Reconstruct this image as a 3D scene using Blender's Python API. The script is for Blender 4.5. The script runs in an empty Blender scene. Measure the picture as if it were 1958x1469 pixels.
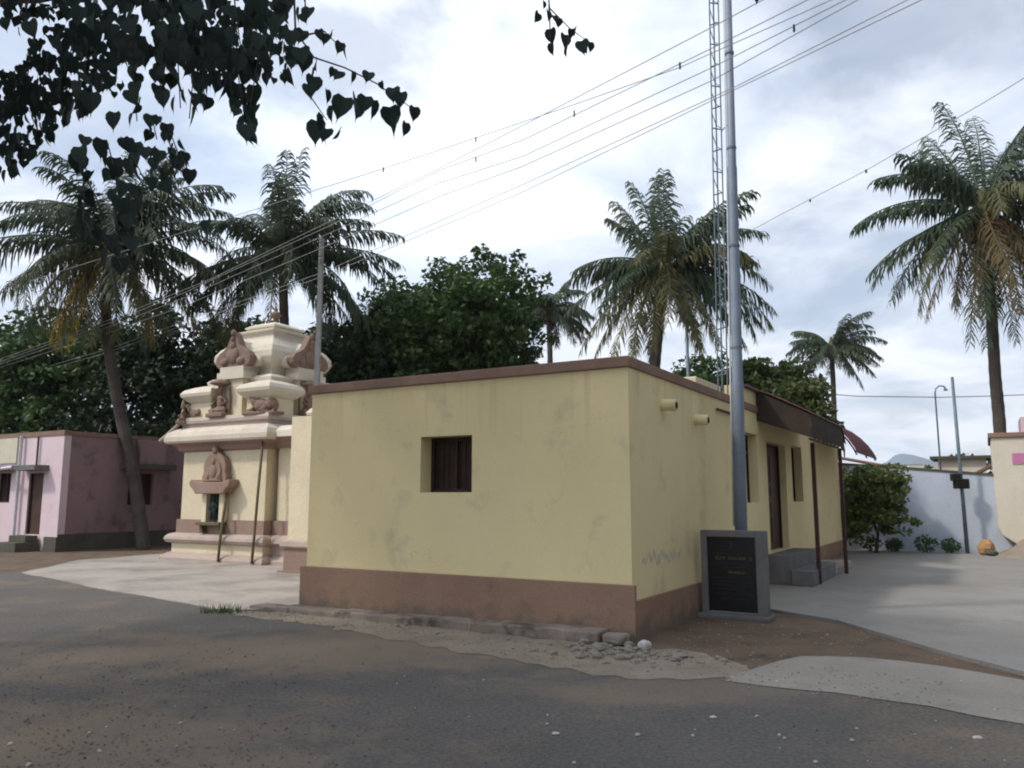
import bpy, math, random
from mathutils import Vector, Matrix, noise
R = random.Random(11)
S = bpy.context.scene
COL = S.collection
rad = math.radians

# ------------------------------------------------------------------ camera
CAM_H = 1.6
PITCH = math.atan(216 / 1530)
cam_d = bpy.data.cameras.new('camera')
cam = bpy.data.objects.new('camera', cam_d); COL.objects.link(cam)
cam.location = (0, 0, CAM_H)
cam.rotation_euler = (rad(90) + PITCH, 0, 0)
cam_d.sensor_width = 36
cam_d.lens = 36 * 1530 / 1958
cam_d.clip_end = 9000
cam_d.clip_start = 0.05
S.camera = cam

def ray(px, py):
    dx = (px - 979) / 1530; dy = (734.5 - py) / 1530
    return Vector((dx, math.cos(PITCH) - dy * math.sin(PITCH), math.sin(PITCH) + dy * math.cos(PITCH)))
def at(px, py, D):                      # a point of the view at horizontal distance D
    r = ray(px, py)
    return Vector((0, 0, CAM_H)) + r * (D / r.y)
def onz(px, py, z=0.0):                 # a point of the view on a level plane
    r = ray(px, py)
    return Vector((0, 0, CAM_H)) + r * ((z - CAM_H) / r.z)
def proj(P):
    x, y, z = P[0], P[1], P[2] - CAM_H
    d = y * math.cos(PITCH) + z * math.sin(PITCH)
    u = -y * math.sin(PITCH) + z * math.cos(PITCH)
    if d < 0.1: return None
    return 979 + 1530 * x / d, 734.5 - 1530 * u / d

# local street frame: x along the house front, y back along its side
A = rad(30.5)
C0 = Vector((1.3657, 9.3217, 0))
EX = Vector((math.cos(A), -math.sin(A), 0)); EY = Vector((math.sin(A), math.cos(A), 0))
def W(x, y, z=0.0): return C0 + EX * x + EY * y + Vector((0, 0, z))
def Lc(P):
    d = Vector((P[0], P[1], 0)) - C0
    return d.dot(EX), d.dot(EY)

# ------------------------------------------------------------------ helpers
def tag(o, label=None, cat=None, group=None, kind=None):
    if label: o['label'] = label
    if cat: o['category'] = cat
    if group: o['group'] = group
    if kind: o['kind'] = kind
    return o
def thing(name, label, cat, loc, rz=0.0, group=None):
    o = bpy.data.objects.new(name, None); COL.objects.link(o)
    o.empty_display_size = 0.2
    o.location = loc; o.rotation_euler = (0, 0, rz)
    return tag(o, label, cat, group)
def lthing(name, label, cat, x, y, z=0.0, group=None):
    return thing(name, label, cat, W(x, y, z), -A, group)

class MB:
    def __init__(s): s.v = []; s.f = []
    def add(s, vs, fs):
        n = len(s.v); s.v += [tuple(v) for v in vs]; s.f += [tuple(i + n for i in f) for f in fs]; return s
    def box(s, x0, x1, y0, y1, z0, z1):
        return s.add([(x0,y0,z0),(x1,y0,z0),(x1,y1,z0),(x0,y1,z0),(x0,y0,z1),(x1,y0,z1),(x1,y1,z1),(x0,y1,z1)],
                     [(0,3,2,1),(4,5,6,7),(0,1,5,4),(1,2,6,5),(2,3,7,6),(3,0,4,7)])
    def tube(s, pts, r, n=8, cap=True):
        pts = [Vector(p) for p in pts]; k = len(pts)
        rs = r if isinstance(r, (list, tuple)) else [r] * k
        vs = []; fs = []
        ref = Vector((0.31, 0.17, 0.93))
        for i, p in enumerate(pts):
            d = (pts[min(i+1, k-1)] - pts[max(i-1, 0)]).normalized()
            u = d.cross(ref)
            if u.length < 0.05: u = d.cross(Vector((1, 0, 0)))
            u.normalize(); w = d.cross(u)
            for j in range(n):
                a = 2 * math.pi * j / n
                vs.append(p + (u * math.cos(a) + w * math.sin(a)) * rs[i])
        for i in range(k - 1):
            for j in range(n):
                a = i*n+j; b = i*n+(j+1) % n
                fs.append((a, b, b+n, a+n))
        if cap: fs += [tuple(range(n-1, -1, -1)), tuple(range((k-1)*n, k*n))]
        return s.add(vs, fs)
    def ell(s, c, r, n=10, m=7, rot=None):
        vs = []; fs = []; c = Vector(c)
        for i in range(m + 1):
            t = math.pi * i / m
            for j in range(n):
                a = 2 * math.pi * j / n
                p = Vector((r[0]*math.sin(t)*math.cos(a), r[1]*math.sin(t)*math.sin(a), r[2]*math.cos(t)))
                if rot: p = rot @ p
                vs.append(c + p)
        for i in range(m):
            for j in range(n):
                a = i*n+j; b = i*n+(j+1) % n
                fs.append((a, a+n, b+n, b))
        return s.add(vs, fs)
    def lathe(s, prof, c, n=16, a0=0.0, k=1.0):    # prof [(r,z)]
        vs = []; fs = []
        for (r, z) in prof:
            for j in range(n):
                a = a0 + 2 * math.pi * j / n
                vs.append((c[0] + r*k*math.cos(a), c[1] + r*k*math.sin(a), c[2] + z))
        for i in range(len(prof) - 1):
            for j in range(n):
                a = i*n+j; b = i*n+(j+1) % n
                fs.append((a, b, b+n, a+n))
        fs += [tuple(range(n-1, -1, -1)), tuple(range((len(prof)-1)*n, len(prof)*n))]
        return s.add(vs, fs)
    def rloft(s, prof, x0, x1, y0, y1):            # mouldings round a rectangle: prof [(offset,z)]
        vs = []; fs = []
        for (o, z) in prof:
            vs += [(x0-o, y0-o, z), (x1+o, y0-o, z), (x1+o, y1+o, z), (x0-o, y1+o, z)]
        for i in range(len(prof) - 1):
            for j in range(4):
                a = i*4+j; b = i*4+(j+1) % 4
                fs.append((a, b, b+4, a+4))
        k = (len(prof)-1)*4
        fs += [(3, 2, 1, 0), (k, k+1, k+2, k+3)]
        return s.add(vs, fs)
    def extr(s, poly, f):                          # poly in 2D, f(u,v,w)->3D at w=0,1
        n = len(poly)
        vs = [f(u, v, 0) for u, v in poly] + [f(u, v, 1) for u, v in poly]
        fs = [tuple(range(n-1, -1, -1)), tuple(range(n, 2*n))]
        fs += [(i, (i+1) % n, (i+1) % n + n, i+n) for i in range(n)]
        return s.add(vs, fs)
    def build(s, name, m, parent=None, bevel=0, smooth=False, remesh=0):
        me = bpy.data.meshes.new(name); me.from_pydata(s.v, [], s.f); me.update()
        me.materials.append(m)
        if smooth:
            for p in me.polygons: p.use_smooth = True
        o = bpy.data.objects.new(name, me); COL.objects.link(o)
        if parent: o.parent = parent
        if remesh:
            q = o.modifiers.new('r', 'REMESH'); q.mode = 'VOXEL'; q.voxel_size = remesh; q.use_smooth_shade = True
        if bevel:
            q = o.modifiers.new('b', 'BEVEL'); q.width = bevel; q.segments = 2; q.limit_method = 'ANGLE'
        return o

def wall_mesh(mb, a0, a1, z0, z1, holes, thick, f):
    """wall with openings; f(a, d, z) maps along / depth / height"""
    xs = sorted({a0, a1} | {h[0] for h in holes} | {h[1] for h in holes})
    zs = sorted({z0, z1} | {h[2] for h in holes} | {h[3] for h in holes})
    def hole(a, z): return any(h[0] < a < h[1] and h[2] < z < h[3] for h in holes)
    def q(*p): mb.add([f(*i) for i in p], [(0, 1, 2, 3)])
    for i in range(len(xs)-1):
        for j in range(len(zs)-1):
            a, b, c, d = xs[i], xs[i+1], zs[j], zs[j+1]
            if hole((a+b)/2, (c+d)/2): continue
            q((a,0,c),(b,0,c),(b,0,d),(a,0,d)); q((a,thick,d),(b,thick,d),(b,thick,c),(a,thick,c))
    for (a, b, c, d) in holes:
        q((a,0,c),(a,0,d),(a,thick,d),(a,thick,c)); q((b,0,d),(b,0,c),(b,thick,c),(b,thick,d))
        q((a,0,d),(b,0,d),(b,thick,d),(a,thick,d)); q((b,0,c),(a,0,c),(a,thick,c),(b,thick,c))
    q((a0,0,z1),(a1,0,z1),(a1,thick,z1),(a0,thick,z1))
    q((a0,0,z0),(a0,0,z1),(a0,thick,z1),(a0,thick,z0)); q((a1,0,z1),(a1,0,z0),(a1,thick,z0),(a1,thick,z1))

# ------------------------------------------------------------------ materials
def mat(name, c1, c2=None, scale=1.5, rough=0.9, bump=0.0, bscale=25, metal=0.0, c3=None, s3=6, lo3=.55, hi3=.7, streak=False, fine=0.12, trans=0.0, splash=None):
    m = bpy.data.materials.new(name); m.use_nodes = True
    n = m.node_tree.nodes; l = m.node_tree.links
    b = n['Principled BSDF']; b.inputs['Roughness'].default_value = rough; b.inputs['Metallic'].default_value = metal
    b.inputs['Specular IOR Level'].default_value = 0.25 if not metal else 0.5
    tc = n.new('ShaderNodeTexCoord'); src = tc.outputs['Object']
    def nz(sc, det=5, vec=None):
        t = n.new('ShaderNodeTexNoise'); t.inputs['Scale'].default_value = sc; t.inputs['Detail'].default_value = det
        t.inputs['Roughness'].default_value = 0.62
        l.new(vec or src, t.inputs['Vector']); return t.outputs['Fac']
    def ramp(x, lo, hi):
        r = n.new('ShaderNodeMapRange'); r.inputs['From Min'].default_value = lo; r.inputs['From Max'].default_value = hi
        r.clamp = True; l.new(x, r.inputs['Value']); return r.outputs['Result']
    def mix(f, a, c):
        x = n.new('ShaderNodeMix'); x.data_type = 'RGBA'
        l.new(f, x.inputs['Factor'])
        for k, vv in ((6, a), (7, c)):
            if isinstance(vv, tuple): x.inputs[k].default_value = (*vv, 1)
            else: l.new(vv, x.inputs[k])
        return x.outputs[2]
    c2 = c2 or tuple(x * 0.78 for x in c1)
    col = mix(ramp(nz(scale), .35, .65), c1, c2)
    if c3:
        vec = None
        if streak:
            mp = n.new('ShaderNodeMapping'); mp.inputs['Scale'].default_value = (1, 1, 0.12); l.new(src, mp.inputs['Vector']); vec = mp.outputs['Vector']
        col = mix(ramp(nz(s3, 6, vec), lo3, hi3), col, c3)
    if splash:
        sz = n.new('ShaderNodeSeparateXYZ'); l.new(src, sz.inputs[0])
        ad = n.new('ShaderNodeMath'); ad.operation = 'MULTIPLY_ADD'; ad.inputs[1].default_value = -.9; l.new(nz(4, 7), ad.inputs[0]); l.new(sz.outputs['Z'], ad.inputs[2])
        col = mix(ramp(ad.outputs[0], -.20, -.42), col, splash)
        mp = n.new('ShaderNodeMapping'); mp.inputs['Scale'].default_value = (5, 5, .22); l.new(src, mp.inputs['Vector'])
        st = ramp(nz(1.0, 5, mp.outputs['Vector']), .56, .74)
        hi = ramp(sz.outputs['Z'], 2.2, 3.2); mu = n.new('ShaderNodeMath'); mu.operation = 'MULTIPLY'; l.new(st, mu.inputs[0]); l.new(hi, mu.inputs[1])
        m2 = n.new('ShaderNodeMath'); m2.operation = 'MULTIPLY'; m2.inputs[1].default_value = .6; l.new(mu.outputs[0], m2.inputs[0])
        col = mix(m2.outputs[0], col, tuple(x*.55 for x in c2))
        vo = n.new('ShaderNodeTexVoronoi'); vo.feature = 'DISTANCE_TO_EDGE'; vo.inputs['Scale'].default_value = .55
        ds = n.new('ShaderNodeVectorMath'); ds.operation = 'ADD'; nt = n.new('ShaderNodeTexNoise'); nt.inputs['Scale'].default_value = 2.5; nt.inputs['Detail'].default_value = 6; l.new(src, nt.inputs['Vector'])
        sc_ = n.new('ShaderNodeVectorMath'); sc_.operation = 'SCALE'; sc_.inputs['Scale'].default_value = .9; l.new(nt.outputs['Color'], sc_.inputs[0])
        l.new(src, ds.inputs[0]); l.new(sc_.outputs[0], ds.inputs[1]); l.new(ds.outputs[0], vo.inputs['Vector'])
        ck = ramp(vo.outputs['Distance'], .006, .001); m3 = n.new('ShaderNodeMath'); m3.operation = 'MULTIPLY'; l.new(ck, m3.inputs[0]); l.new(ramp(nz(.9, 3), .52, .60), m3.inputs[1])
        m4 = n.new('ShaderNodeMath'); m4.operation = 'MULTIPLY'; m4.inputs[1].default_value = .18; l.new(m3.outputs[0], m4.inputs[0])
        col = mix(m4.outputs[0], col, tuple(x*.4 for x in c2))
    if fine:
        f = nz(scale * 22 + 20, 3)
        hsv = n.new('ShaderNodeHueSaturation'); l.new(col, hsv.inputs['Color'])
        r = n.new('ShaderNodeMapRange'); r.inputs['From Min'].default_value = .3; r.inputs['From Max'].default_value = .7
        r.inputs['To Min'].default_value = 1 - fine; r.inputs['To Max'].default_value = 1 + fine
        l.new(f, r.inputs['Value']); l.new(r.outputs['Result'], hsv.inputs['Value']); col = hsv.outputs['Color']
    l.new(col, b.inputs['Base Color'])
    if bump:
        bp = n.new('ShaderNodeBump'); bp.inputs['Strength'].default_value = bump; bp.inputs['Distance'].default_value = 0.02
        l.new(nz(bscale, 6), bp.inputs['Height']); l.new(bp.outputs['Normal'], b.inputs['Normal'])
    if trans:
        tr = n.new('ShaderNodeBsdfTranslucent'); l.new(col, tr.inputs['Color'])
        ms = n.new('ShaderNodeMixShader'); ms.inputs[0].default_value = trans
        l.new(b.outputs[0], ms.inputs[1]); l.new(tr.outputs[0], ms.inputs[2]); l.new(ms.outputs[0], n['Material Output'].inputs['Surface'])
    return m

M = {}
M['yellow'] = mat('yellow_limewash', (.745,.625,.355), (.68,.565,.31), .5, .92, .15, 7, fine=.03, splash=(.20,.15,.10), c3=(.52,.43,.28), s3=1.6, lo3=.56, hi3=.75)
M['brown'] = mat('brown_paint', (.30,.190,.130), (.26,.16,.11), 1.2, .9, .3, 18, splash=(.17,.13,.095), c3=(.21,.135,.10), s3=3, lo3=.6, hi3=.75)
M['coping'] = mat('coping_paint', (.27,.17,.125), (.20,.13,.10), 2, .9, .3, 20)
M['dark_wood'] = mat('dark_wood', (.045,.025,.018), (.03,.016,.012), 3, .7, .2, 40)
M['wood'] = mat('brown_door_wood', (.07,.036,.024), (.05,.026,.018), 3, .6, .2, 40)
M['dark_in'] = mat('dark_interior', (.02,.018,.015), None, 1, .95)
M['cream'] = mat('temple_cream', (.68,.59,.42), (.60,.52,.37), 1.1, .9, .3, 14, c3=(.50,.44,.31), s3=2.5, streak=True, lo3=.58, hi3=.8)
M['cream_white'] = mat('temple_white', (.62,.56,.46), (.54,.48,.39), 1.5, .9, .3, 20, c3=(.46,.42,.34), s3=4, streak=True, lo3=.58, hi3=.78)
M['rose'] = mat('temple_rose_brown', (.30,.205,.165), (.25,.17,.135), 1.5, .9, .35, 18, c3=(.25,.17,.13), s3=4)
M['rose_light'] = mat('temple_rose_light', (.42,.335,.285), (.35,.275,.235), 1.5, .9, .35, 18)
M['rose_cream'] = mat('temple_rose_cream', (.60,.53,.44), (.52,.45,.37), 1.5, .9, .3, 20, c3=(.40,.33,.28), s3=4, streak=True, lo3=.56, hi3=.78)
M['statue'] = mat('statue_terracotta', (.25,.17,.13), (.18,.125,.095), 6, .85, .5, 40)
M['black_stone'] = mat('black_stone', (.02,.035,.033), (.012,.02,.02), 5, .45, .3, 30)
M['pipe'] = mat('rusty_pipe', (.15,.12,.065), (.10,.075,.045), 4, .7, .2, 30)
M['plaza'] = mat('plaza_concrete', (.36,.32,.28), (.29,.26,.23), .4, .93, .35, 18, c3=(.20,.182,.165), s3=.8, lo3=.48, hi3=.70)
M['yard'] = mat('yard_concrete', (.255,.24,.22), (.205,.19,.172), .5, .93, .35, 18, c3=(.19,.175,.15), s3=1.2, lo3=.55, hi3=.75)
M['apron'] = mat('dusty_apron', (.285,.255,.22), (.22,.20,.17), .7, .95, .4, 22, c3=(.20,.18,.155), s3=1.5)
M['sand'] = mat('sandy_strip', (.27,.225,.175), (.20,.165,.125), 1.3, .96, .7, 22, c3=(.19,.14,.10), s3=4)
M['soil'] = mat('brown_soil', (.155,.105,.072), (.10,.072,.05), 1.1, .97, .8, 20, c3=(.065,.055,.035), s3=2.2)
M['ledge'] = mat('ledge_stone', (.27,.22,.18), (.19,.155,.125), 2, .95, .7, 15, c3=(.09,.07,.055), s3=3.5, lo3=.5, hi3=.65)
M['rubble'] = mat('rubble_stone', (.33,.29,.24), (.22,.19,.155), 5, .95, .6, 30)
M['pebble'] = mat('pale_pebble', (.50,.47,.43), (.38,.35,.32), 9, .9, .4, 40)
M['granite'] = mat('black_granite', (.010,.010,.012), (.016,.015,.017), 30, .35, 0)
M['cement'] = mat('cement_frame', (.17,.165,.165), (.13,.125,.12), 3, .9, .4, 30)
M['gold'] = mat('dull_gold_lettering', (.23,.20,.085), (.17,.15,.06), 20, .6)
M['grey_letter'] = mat('faint_grey_lettering', (.06,.06,.062), (.04,.04,.04), 20, .6)
M['steel'] = mat('galvanised_steel', (.22,.26,.32), (.17,.20,.25), 1.5, .6, .1, 10, metal=.25)
M['steel_dark'] = mat('weathered_lattice_steel', (.16,.21,.24), (.11,.15,.17), 3, .6, metal=.3)
M['white_pipe'] = mat('white_conduit', (.62,.62,.64), (.5,.5,.52), 3, .5)
M['maroon'] = mat('maroon_sheet', (.12,.042,.05), (.085,.035,.04), 2, .65, .2, 12, c3=(.06,.035,.03), s3=3)
M['dark_olive'] = mat('weathered_dark_sheet', (.05,.036,.027), (.033,.025,.02), 2, .85, .3, 20)
M['rust_post'] = mat('maroon_post', (.07,.03,.028), (.05,.025,.02), 4, .7)
M['pink'] = mat('pink_wash', (.68,.54,.57), (.60,.47,.495), .8, .92, .3, 14, c3=(.38,.27,.27), s3=1.6, lo3=.6, hi3=.8)
M['pink_shade'] = mat('shaded_pink_wash', (.29,.195,.205), (.235,.155,.165), .9, .94, .3, 14, c3=(.15,.10,.10), s3=1.8)  # darker copy of the pink wash: the side face's shade put into colour
M['parapet_cream'] = mat('cream_parapet', (.58,.55,.42), (.50,.46,.36), 1.2, .92, .2, 14)
M['plinth_grey'] = mat('mossy_plinth', (.10,.095,.075), (.07,.07,.05), 2, .95, .4, 20)
M['white_wall'] = mat('whitewashed_wall', (.50,.54,.62), (.43,.47,.54), .7, .93, .3, 14, c3=(.34,.37,.41), s3=1.3, lo3=.6, hi3=.8)
M['ivory'] = mat('ivory_wall', (.66,.60,.49), (.58,.52,.42), .8, .92, .3, 14, c3=(.45,.38,.26), s3=1.4, lo3=.6, hi3=.8)
M['tile'] = mat('clay_tiles', (.30,.15,.10), (.21,.11,.08), 3, .9, .3, 14)
M['tin'] = mat('grey_roof_sheet', (.30,.31,.33), (.22,.23,.25), 1, .7)
M['road'] = mat('worn_asphalt', (.122,.110,.099), (.095,.087,.080), .35, .93, .9, 45, c3=(.185,.145,.105), s3=.42, lo3=.50, hi3=.66, fine=.3)
M['trunk'] = mat('palm_trunk', (.095,.08,.066), (.055,.046,.04), 2, .95, .9, 16, fine=.25)
M['bark'] = mat('tree_bark', (.06,.048,.04), (.04,.033,.027), 3, .95, .8, 20)
M['frond'] = mat('palm_frond', (.062,.085,.045), (.040,.060,.034), 1.2, .55, trans=.25)
M['frond_olive'] = mat('palm_frond_olive', (.13,.125,.055), (.09,.09,.04), 1.5, .6, trans=.25)
M['frond_dry'] = mat('palm_frond_dry', (.145,.105,.05), (.10,.08,.038), 1.5, .8, trans=.2)
M['frond_yellow'] = mat('palm_frond_yellow', (.36,.24,.035), (.24,.17,.03), 2, .7, trans=.3)
M['rachis'] = mat('palm_rachis', (.16,.16,.08), (.11,.11,.06), 3, .6)
M['coconut'] = mat('coconut_husk', (.17,.14,.05), (.12,.085,.04), 3, .6)
M['leaf'] = mat('broad_leaf', (.075,.125,.036), (.038,.074,.026), .8, .6, c3=(.12,.17,.048), s3=1.4, lo3=.55, hi3=.68, trans=.2)
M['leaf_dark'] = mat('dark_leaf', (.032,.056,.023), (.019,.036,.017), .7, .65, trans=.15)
M['leaf_light'] = mat('pale_leaf', (.11,.14,.05), (.065,.095,.035), 1.2, .6, trans=.25)
M['leaf_bush'] = mat('bush_leaf', (.15,.18,.05), (.075,.11,.035), 1.4, .6, trans=.2)
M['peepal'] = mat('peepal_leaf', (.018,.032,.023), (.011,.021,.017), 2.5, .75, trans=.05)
M['litter'] = mat('fallen_leaf', (.17,.125,.08), (.10,.075,.05), 3, .9)
M['hill'] = mat('haze_tinted_hill', (.12,.17,.22), (.10,.14,.19), .004, 1)  # distance haze painted in as a bluish base colour
M['wire'] = mat('aluminium_wire', (.40,.40,.40), (.3,.3,.3), 2, .6)
M['wire_dark'] = mat('insulated_wire', (.05,.07,.06), None, 2, .7)
M['pole_conc'] = mat('pole_concrete', (.24,.24,.25), (.18,.18,.18), 3, .9, .3, 20)
M['blue_mark'] = mat('faded_blue_chalk', (.40,.43,.52), (.46,.45,.46), 12, .95)
M['magenta'] = mat('magenta_notice', (.55,.20,.36), (.45,.16,.30), 5, .8)
M['orange_stone'] = mat('orange_sandstone', (.42,.24,.11), (.30,.17,.08), 4, .95, .5, 20)

# ------------------------------------------------------------------ ground
def dust(m, spots, col):
    n = m.node_tree.nodes; l = m.node_tree.links; b = n['Principled BSDF']
    old = b.inputs['Base Color'].links[0].from_socket
    tc = n.new('ShaderNodeTexCoord'); last = old
    for (cx, cy, rx, ry, amt) in spots:
        mp = n.new('ShaderNodeMapping'); mp.vector_type = 'TEXTURE'; mp.inputs['Location'].default_value = (cx, cy, 0); mp.inputs['Scale'].default_value = (rx, ry, 1)
        l.new(tc.outputs['Object'], mp.inputs['Vector'])
        ln = n.new('ShaderNodeVectorMath'); ln.operation = 'LENGTH'; l.new(mp.outputs[0], ln.inputs[0])
        nz = n.new('ShaderNodeTexNoise'); nz.inputs['Scale'].default_value = 1.6; nz.inputs['Detail'].default_value = 9; nz.inputs['Roughness'].default_value = .72; l.new(tc.outputs['Object'], nz.inputs['Vector'])
        ad = n.new('ShaderNodeMath'); ad.operation = 'MULTIPLY_ADD'; ad.inputs[1].default_value = 2.2; l.new(nz.outputs['Fac'], ad.inputs[0]); l.new(ln.outputs['Value'], ad.inputs[2])
        r = n.new('ShaderNodeMapRange'); r.interpolation_type = 'SMOOTHSTEP'
        for k, v in zip(('From Min','From Max','To Min','To Max'), (2.15, 1.35, 0, amt)): r.inputs[k].default_value = v
        l.new(ad.outputs[0], r.inputs['Value'])
        x = n.new('ShaderNodeMix'); x.data_type = 'RGBA'; l.new(r.outputs['Result'], x.inputs['Factor']); l.new(last, x.inputs[6]); x.inputs[7].default_value = (*col, 1); last = x.outputs[2]
    l.new(last, b.inputs['Base Color'])
dust(M['road'], [(-2.2, 8.7, 4.2, 1.5, .8), (-3.2, 5.2, 3.0, 1.5, .75), (1.5, 7.0, 2.2, .7, .5)], (.215, .165, .12))
def plate(name, m, pts, z, kind='structure', thick=0.0, sub=False):
    mb = MB()
    if thick:
        mb.extr([(p[0], p[1]) for p in pts], lambda u, v, w: (u, v, z - thick + thick * w))
    else:
        mb.add([(p[0], p[1], z) for p in pts], [tuple(range(len(pts)))])
    o = mb.build(name, m); o['kind'] = kind
    return o
def fixwind(pts):
    a = sum(pts[i][0]*pts[(i+1) % len(pts)][1] - pts[(i+1) % len(pts)][0]*pts[i][1] for i in range(len(pts)))
    return pts if a > 0 else pts[::-1]
def jag(pts, amp, step=0.35, closed=True, seed=3):
    r = random.Random(seed); out = []
    n = len(pts)
    for i in range(n if closed else n-1):
        a = Vector(pts[i][:2]); b = Vector(pts[(i+1) % n][:2]); d = b - a
        k = max(1, min(60, int(d.length / step))); nn = Vector((-d.y, d.x)).normalized() if d.length else Vector((0, 0))
        for j in range(k):
            p = a + d * (j / k)
            if j: p += nn * r.uniform(-amp, amp)
            out.append((p.x, p.y))
    return out
plate('ground', M['soil'], [(-3200,-400),(3200,-400),(3200,3300),(-3200,3300)], -0.012)

g = [onz(*q)+Vector((.10,.28,0)) for q in [(0,1097),(40,1098),(200,1130),(400,1165),(470,1182),(600,1196),(800,1235),(1000,1272),(1200,1302),(1400,1302),(1600,1325),(1958,1385)]]
road = [(-45, 34), (-19, 20.5)] + [(p.x, p.y) for p in g] + [(6.5, 4.3), (16, -1.5), (16, -14), (-45, -14)]
edge = jag(road[1:-3], 0.03, .3, closed=False, seed=8)
plate('road', M['road'], fixwind([road[0]] + edge + [(16,-1.5),(16,-14),(-45,-14)]), 0.0)

pz = [W(-5.05, .3), W(-5.35, -.25), W(-5.9, -.72)] + [onz(*q) for q in [(400,1163),(200,1128),(42,1096),(150,1072),(300,1060)]] + [W(-16.3, 7.0), W(-9, 9.5), W(-5.1, 9.5)]
plate('plaza', M['plaza'], fixwind(jag([(p.x, p.y) for p in pz], 0.04, .4, seed=4)), 0.012, thick=.03)
yd = [W(*q) for q in [(0.0, 3.6),(.84,3.16),(1.76,2.58),(2.46,1.65),(3.03,.9),(3.75,.12),(6,-2.6),(14,-6),(30,-4),(30,17.6),(0.0,17.6)]]
plate('yard', M['yard'], fixwind([(p.x, p.y) for p in yd]), 0.03, thick=.07)
ap = [onz(*q) for q in [(1385,1303),(1450,1277),(1530,1256),(1650,1258),(1800,1275),(1958,1302)]] + [Vector((7.5, 5.6, 0)), Vector((8.0, 3.3, 0))] + [onz(*q) for q in [(1958,1386),(1780,1352),(1600,1326)]]
plate('apron', M['apron'], fixwind(jag([(p.x, p.y) for p in ap], 0.04, .3, seed=5)), 0.006)
st = [W(-6.0,-.8), W(-5.1,-.38), W(-2.5,-.40), W(0.1,-.42), W(.75,-.3), W(1.45,-.75), W(1.55,-1.35), W(.7,-1.85), W(-.43,-1.7), W(-1.9,-1.44), W(-3.9,-.98), W(-5.2,-.92)]
plate('roadside_strip', M['sand'], fixwind(jag([(p.x, p.y) for p in st], 0.09, .16, seed=6)), 0.004)

# ledge along the house front, broken in a few lengths
mb = MB(); segs = [(-5.75,-5.2,.05),(-5.2,-4.1,.07),(-4.1,-2.9,.085),(-2.9,-1.7,.10),(-1.7,-.95,.115),(-.95,-.26,.125)]
rr = random.Random(5)
for a, b, h in segs:
    n = 5; xs = [a + (b-a)*i/n for i in range(n+1)]
    for i in range(n):
        yo = -.40 - rr.uniform(0, .02); dz = 0
        mb.box(xs[i], xs[i+1]+.001, yo, -.065, -.02, h + dz)
t = lthing('stone_ledge', 'low broken stone ledge running along the foot of the yellow house front', 'ledge', 0, 0)
mb.build('ledge_body', M['ledge'], t, remesh=.016)
mb = MB(); mb.box(-.005-.02, .24, -.02, .19, 0, .11)
t = lthing('stone_block', 'loose squarish stone block between the ledge end and the house corner', 'stone', -.2, -.35)
mb.build('block_body', M['ledge'], t, bevel=.03)

# ------------------------------------------------------------------ yellow house
H = lthing('yellow_house', 'pale yellow flat-roofed house with brown plinth and canopy over its side door', 'house', 0, 0)
ZT = 3.12; YB = 15.3
mb = MB()
wall_mesh(mb, -5.05, 0, 0, ZT, [(-3.02, -2.19, 1.66, 2.405)], .30, lambda a, d, z: (a, d, z))
wall_mesh(mb, .30, YB, 0, ZT, [(5.25,6.12,1.5,2.72),(6.82,8.45,.57,2.66),(9.05,10.15,1.5,2.70)], .30, lambda a, d, z: (-d, a, z))
wall_mesh(mb, .30, YB, 0, ZT, [], .2, lambda a, d, z: (-5.05 + d, a, z))
mb.box(-4.85, -.3, YB-.2, YB, 0, ZT)
mb.build('wall', M['yellow'], H)
MB().box(-4.84, -.31, .31, YB-.21, 2.9, 3.0).build('roof', M['plaza'], H)
MB().box(-4.84, -.31, .31, YB-.21, 0.02, .5).build('floor', M['plaza'], H)
mb = MB(); mb.box(-5.11,.03,-.05,.24,ZT,3.25).box(-.22,.03,.24,YB+.02,ZT,3.25).box(-5.11,-4.87,.24,YB+.02,ZT,3.25)
mb.build('coping', M['coping'], H, bevel=.012)
mb = MB(); mb.box(-5.12,.055,-.06,-.002,-.02,.61).box(.002,.04,0.0,6.5,-.02,.43).box(.002,.04,8.8,YB,-.02,.43).box(-5.12,-5.052,0,YB,-.02,.61)
mb.build('plinth', M['brown'], H, bevel=.008)
def window(parent, f, a0, a1, z0, z1, dep, bars=4, kind='dark_wood'):
    fr = MB(); w = .05
    def bx(m_, a, b, c, d, e, g_):
        p = [f(a,c,e), f(b,c,e), f(b,d,e), f(a,d,e), f(a,c,g_), f(b,c,g_), f(b,d,g_), f(a,d,g_)]
        m_.add(p, [(0,3,2,1),(4,5,6,7),(0,1,5,4),(1,2,6,5),(2,3,7,6),(3,0,4,7)])
    e = .003
    bx(fr, a0+e,a1-e,dep,dep+.05,z0+e,z0+w); bx(fr, a0+e,a1-e,dep,dep+.05,z1-w,z1-e)
    bx(fr, a0+e,a0+w,dep,dep+.05,z0+w,z1-w); bx(fr, a1-w,a1-e,dep,dep+.05,z0+w,z1-w)
    bx(fr, (a0+a1)/2-.02,(a0+a1)/2+.02,dep,dep+.05,z0+w,z1-w)
    F = fr.build('window', M[kind], parent)
    b_ = MB()
    for i in range(bars*2):
        x = a0+w+(a1-a0-2*w)*(i+.5)/(bars*2)
        b_.tube([f(x,dep+.025,z0+w), f(x,dep+.025,z1-w)], .007, 5)
    b_.build('window_bars', M['dark_wood'], F)
    s_ = MB(); bx(s_, a0+w, a1-w, dep+.045, dep+.06, z0+w, z1-w)
    s_.build('shutter', M['dark_wood'], F)
    return F
window(H, lambda a,d,z:(a,d,z), -3.02,-2.19,1.66,2.405, .24)
fs = lambda a,d,z:(-d,a,z)
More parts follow.
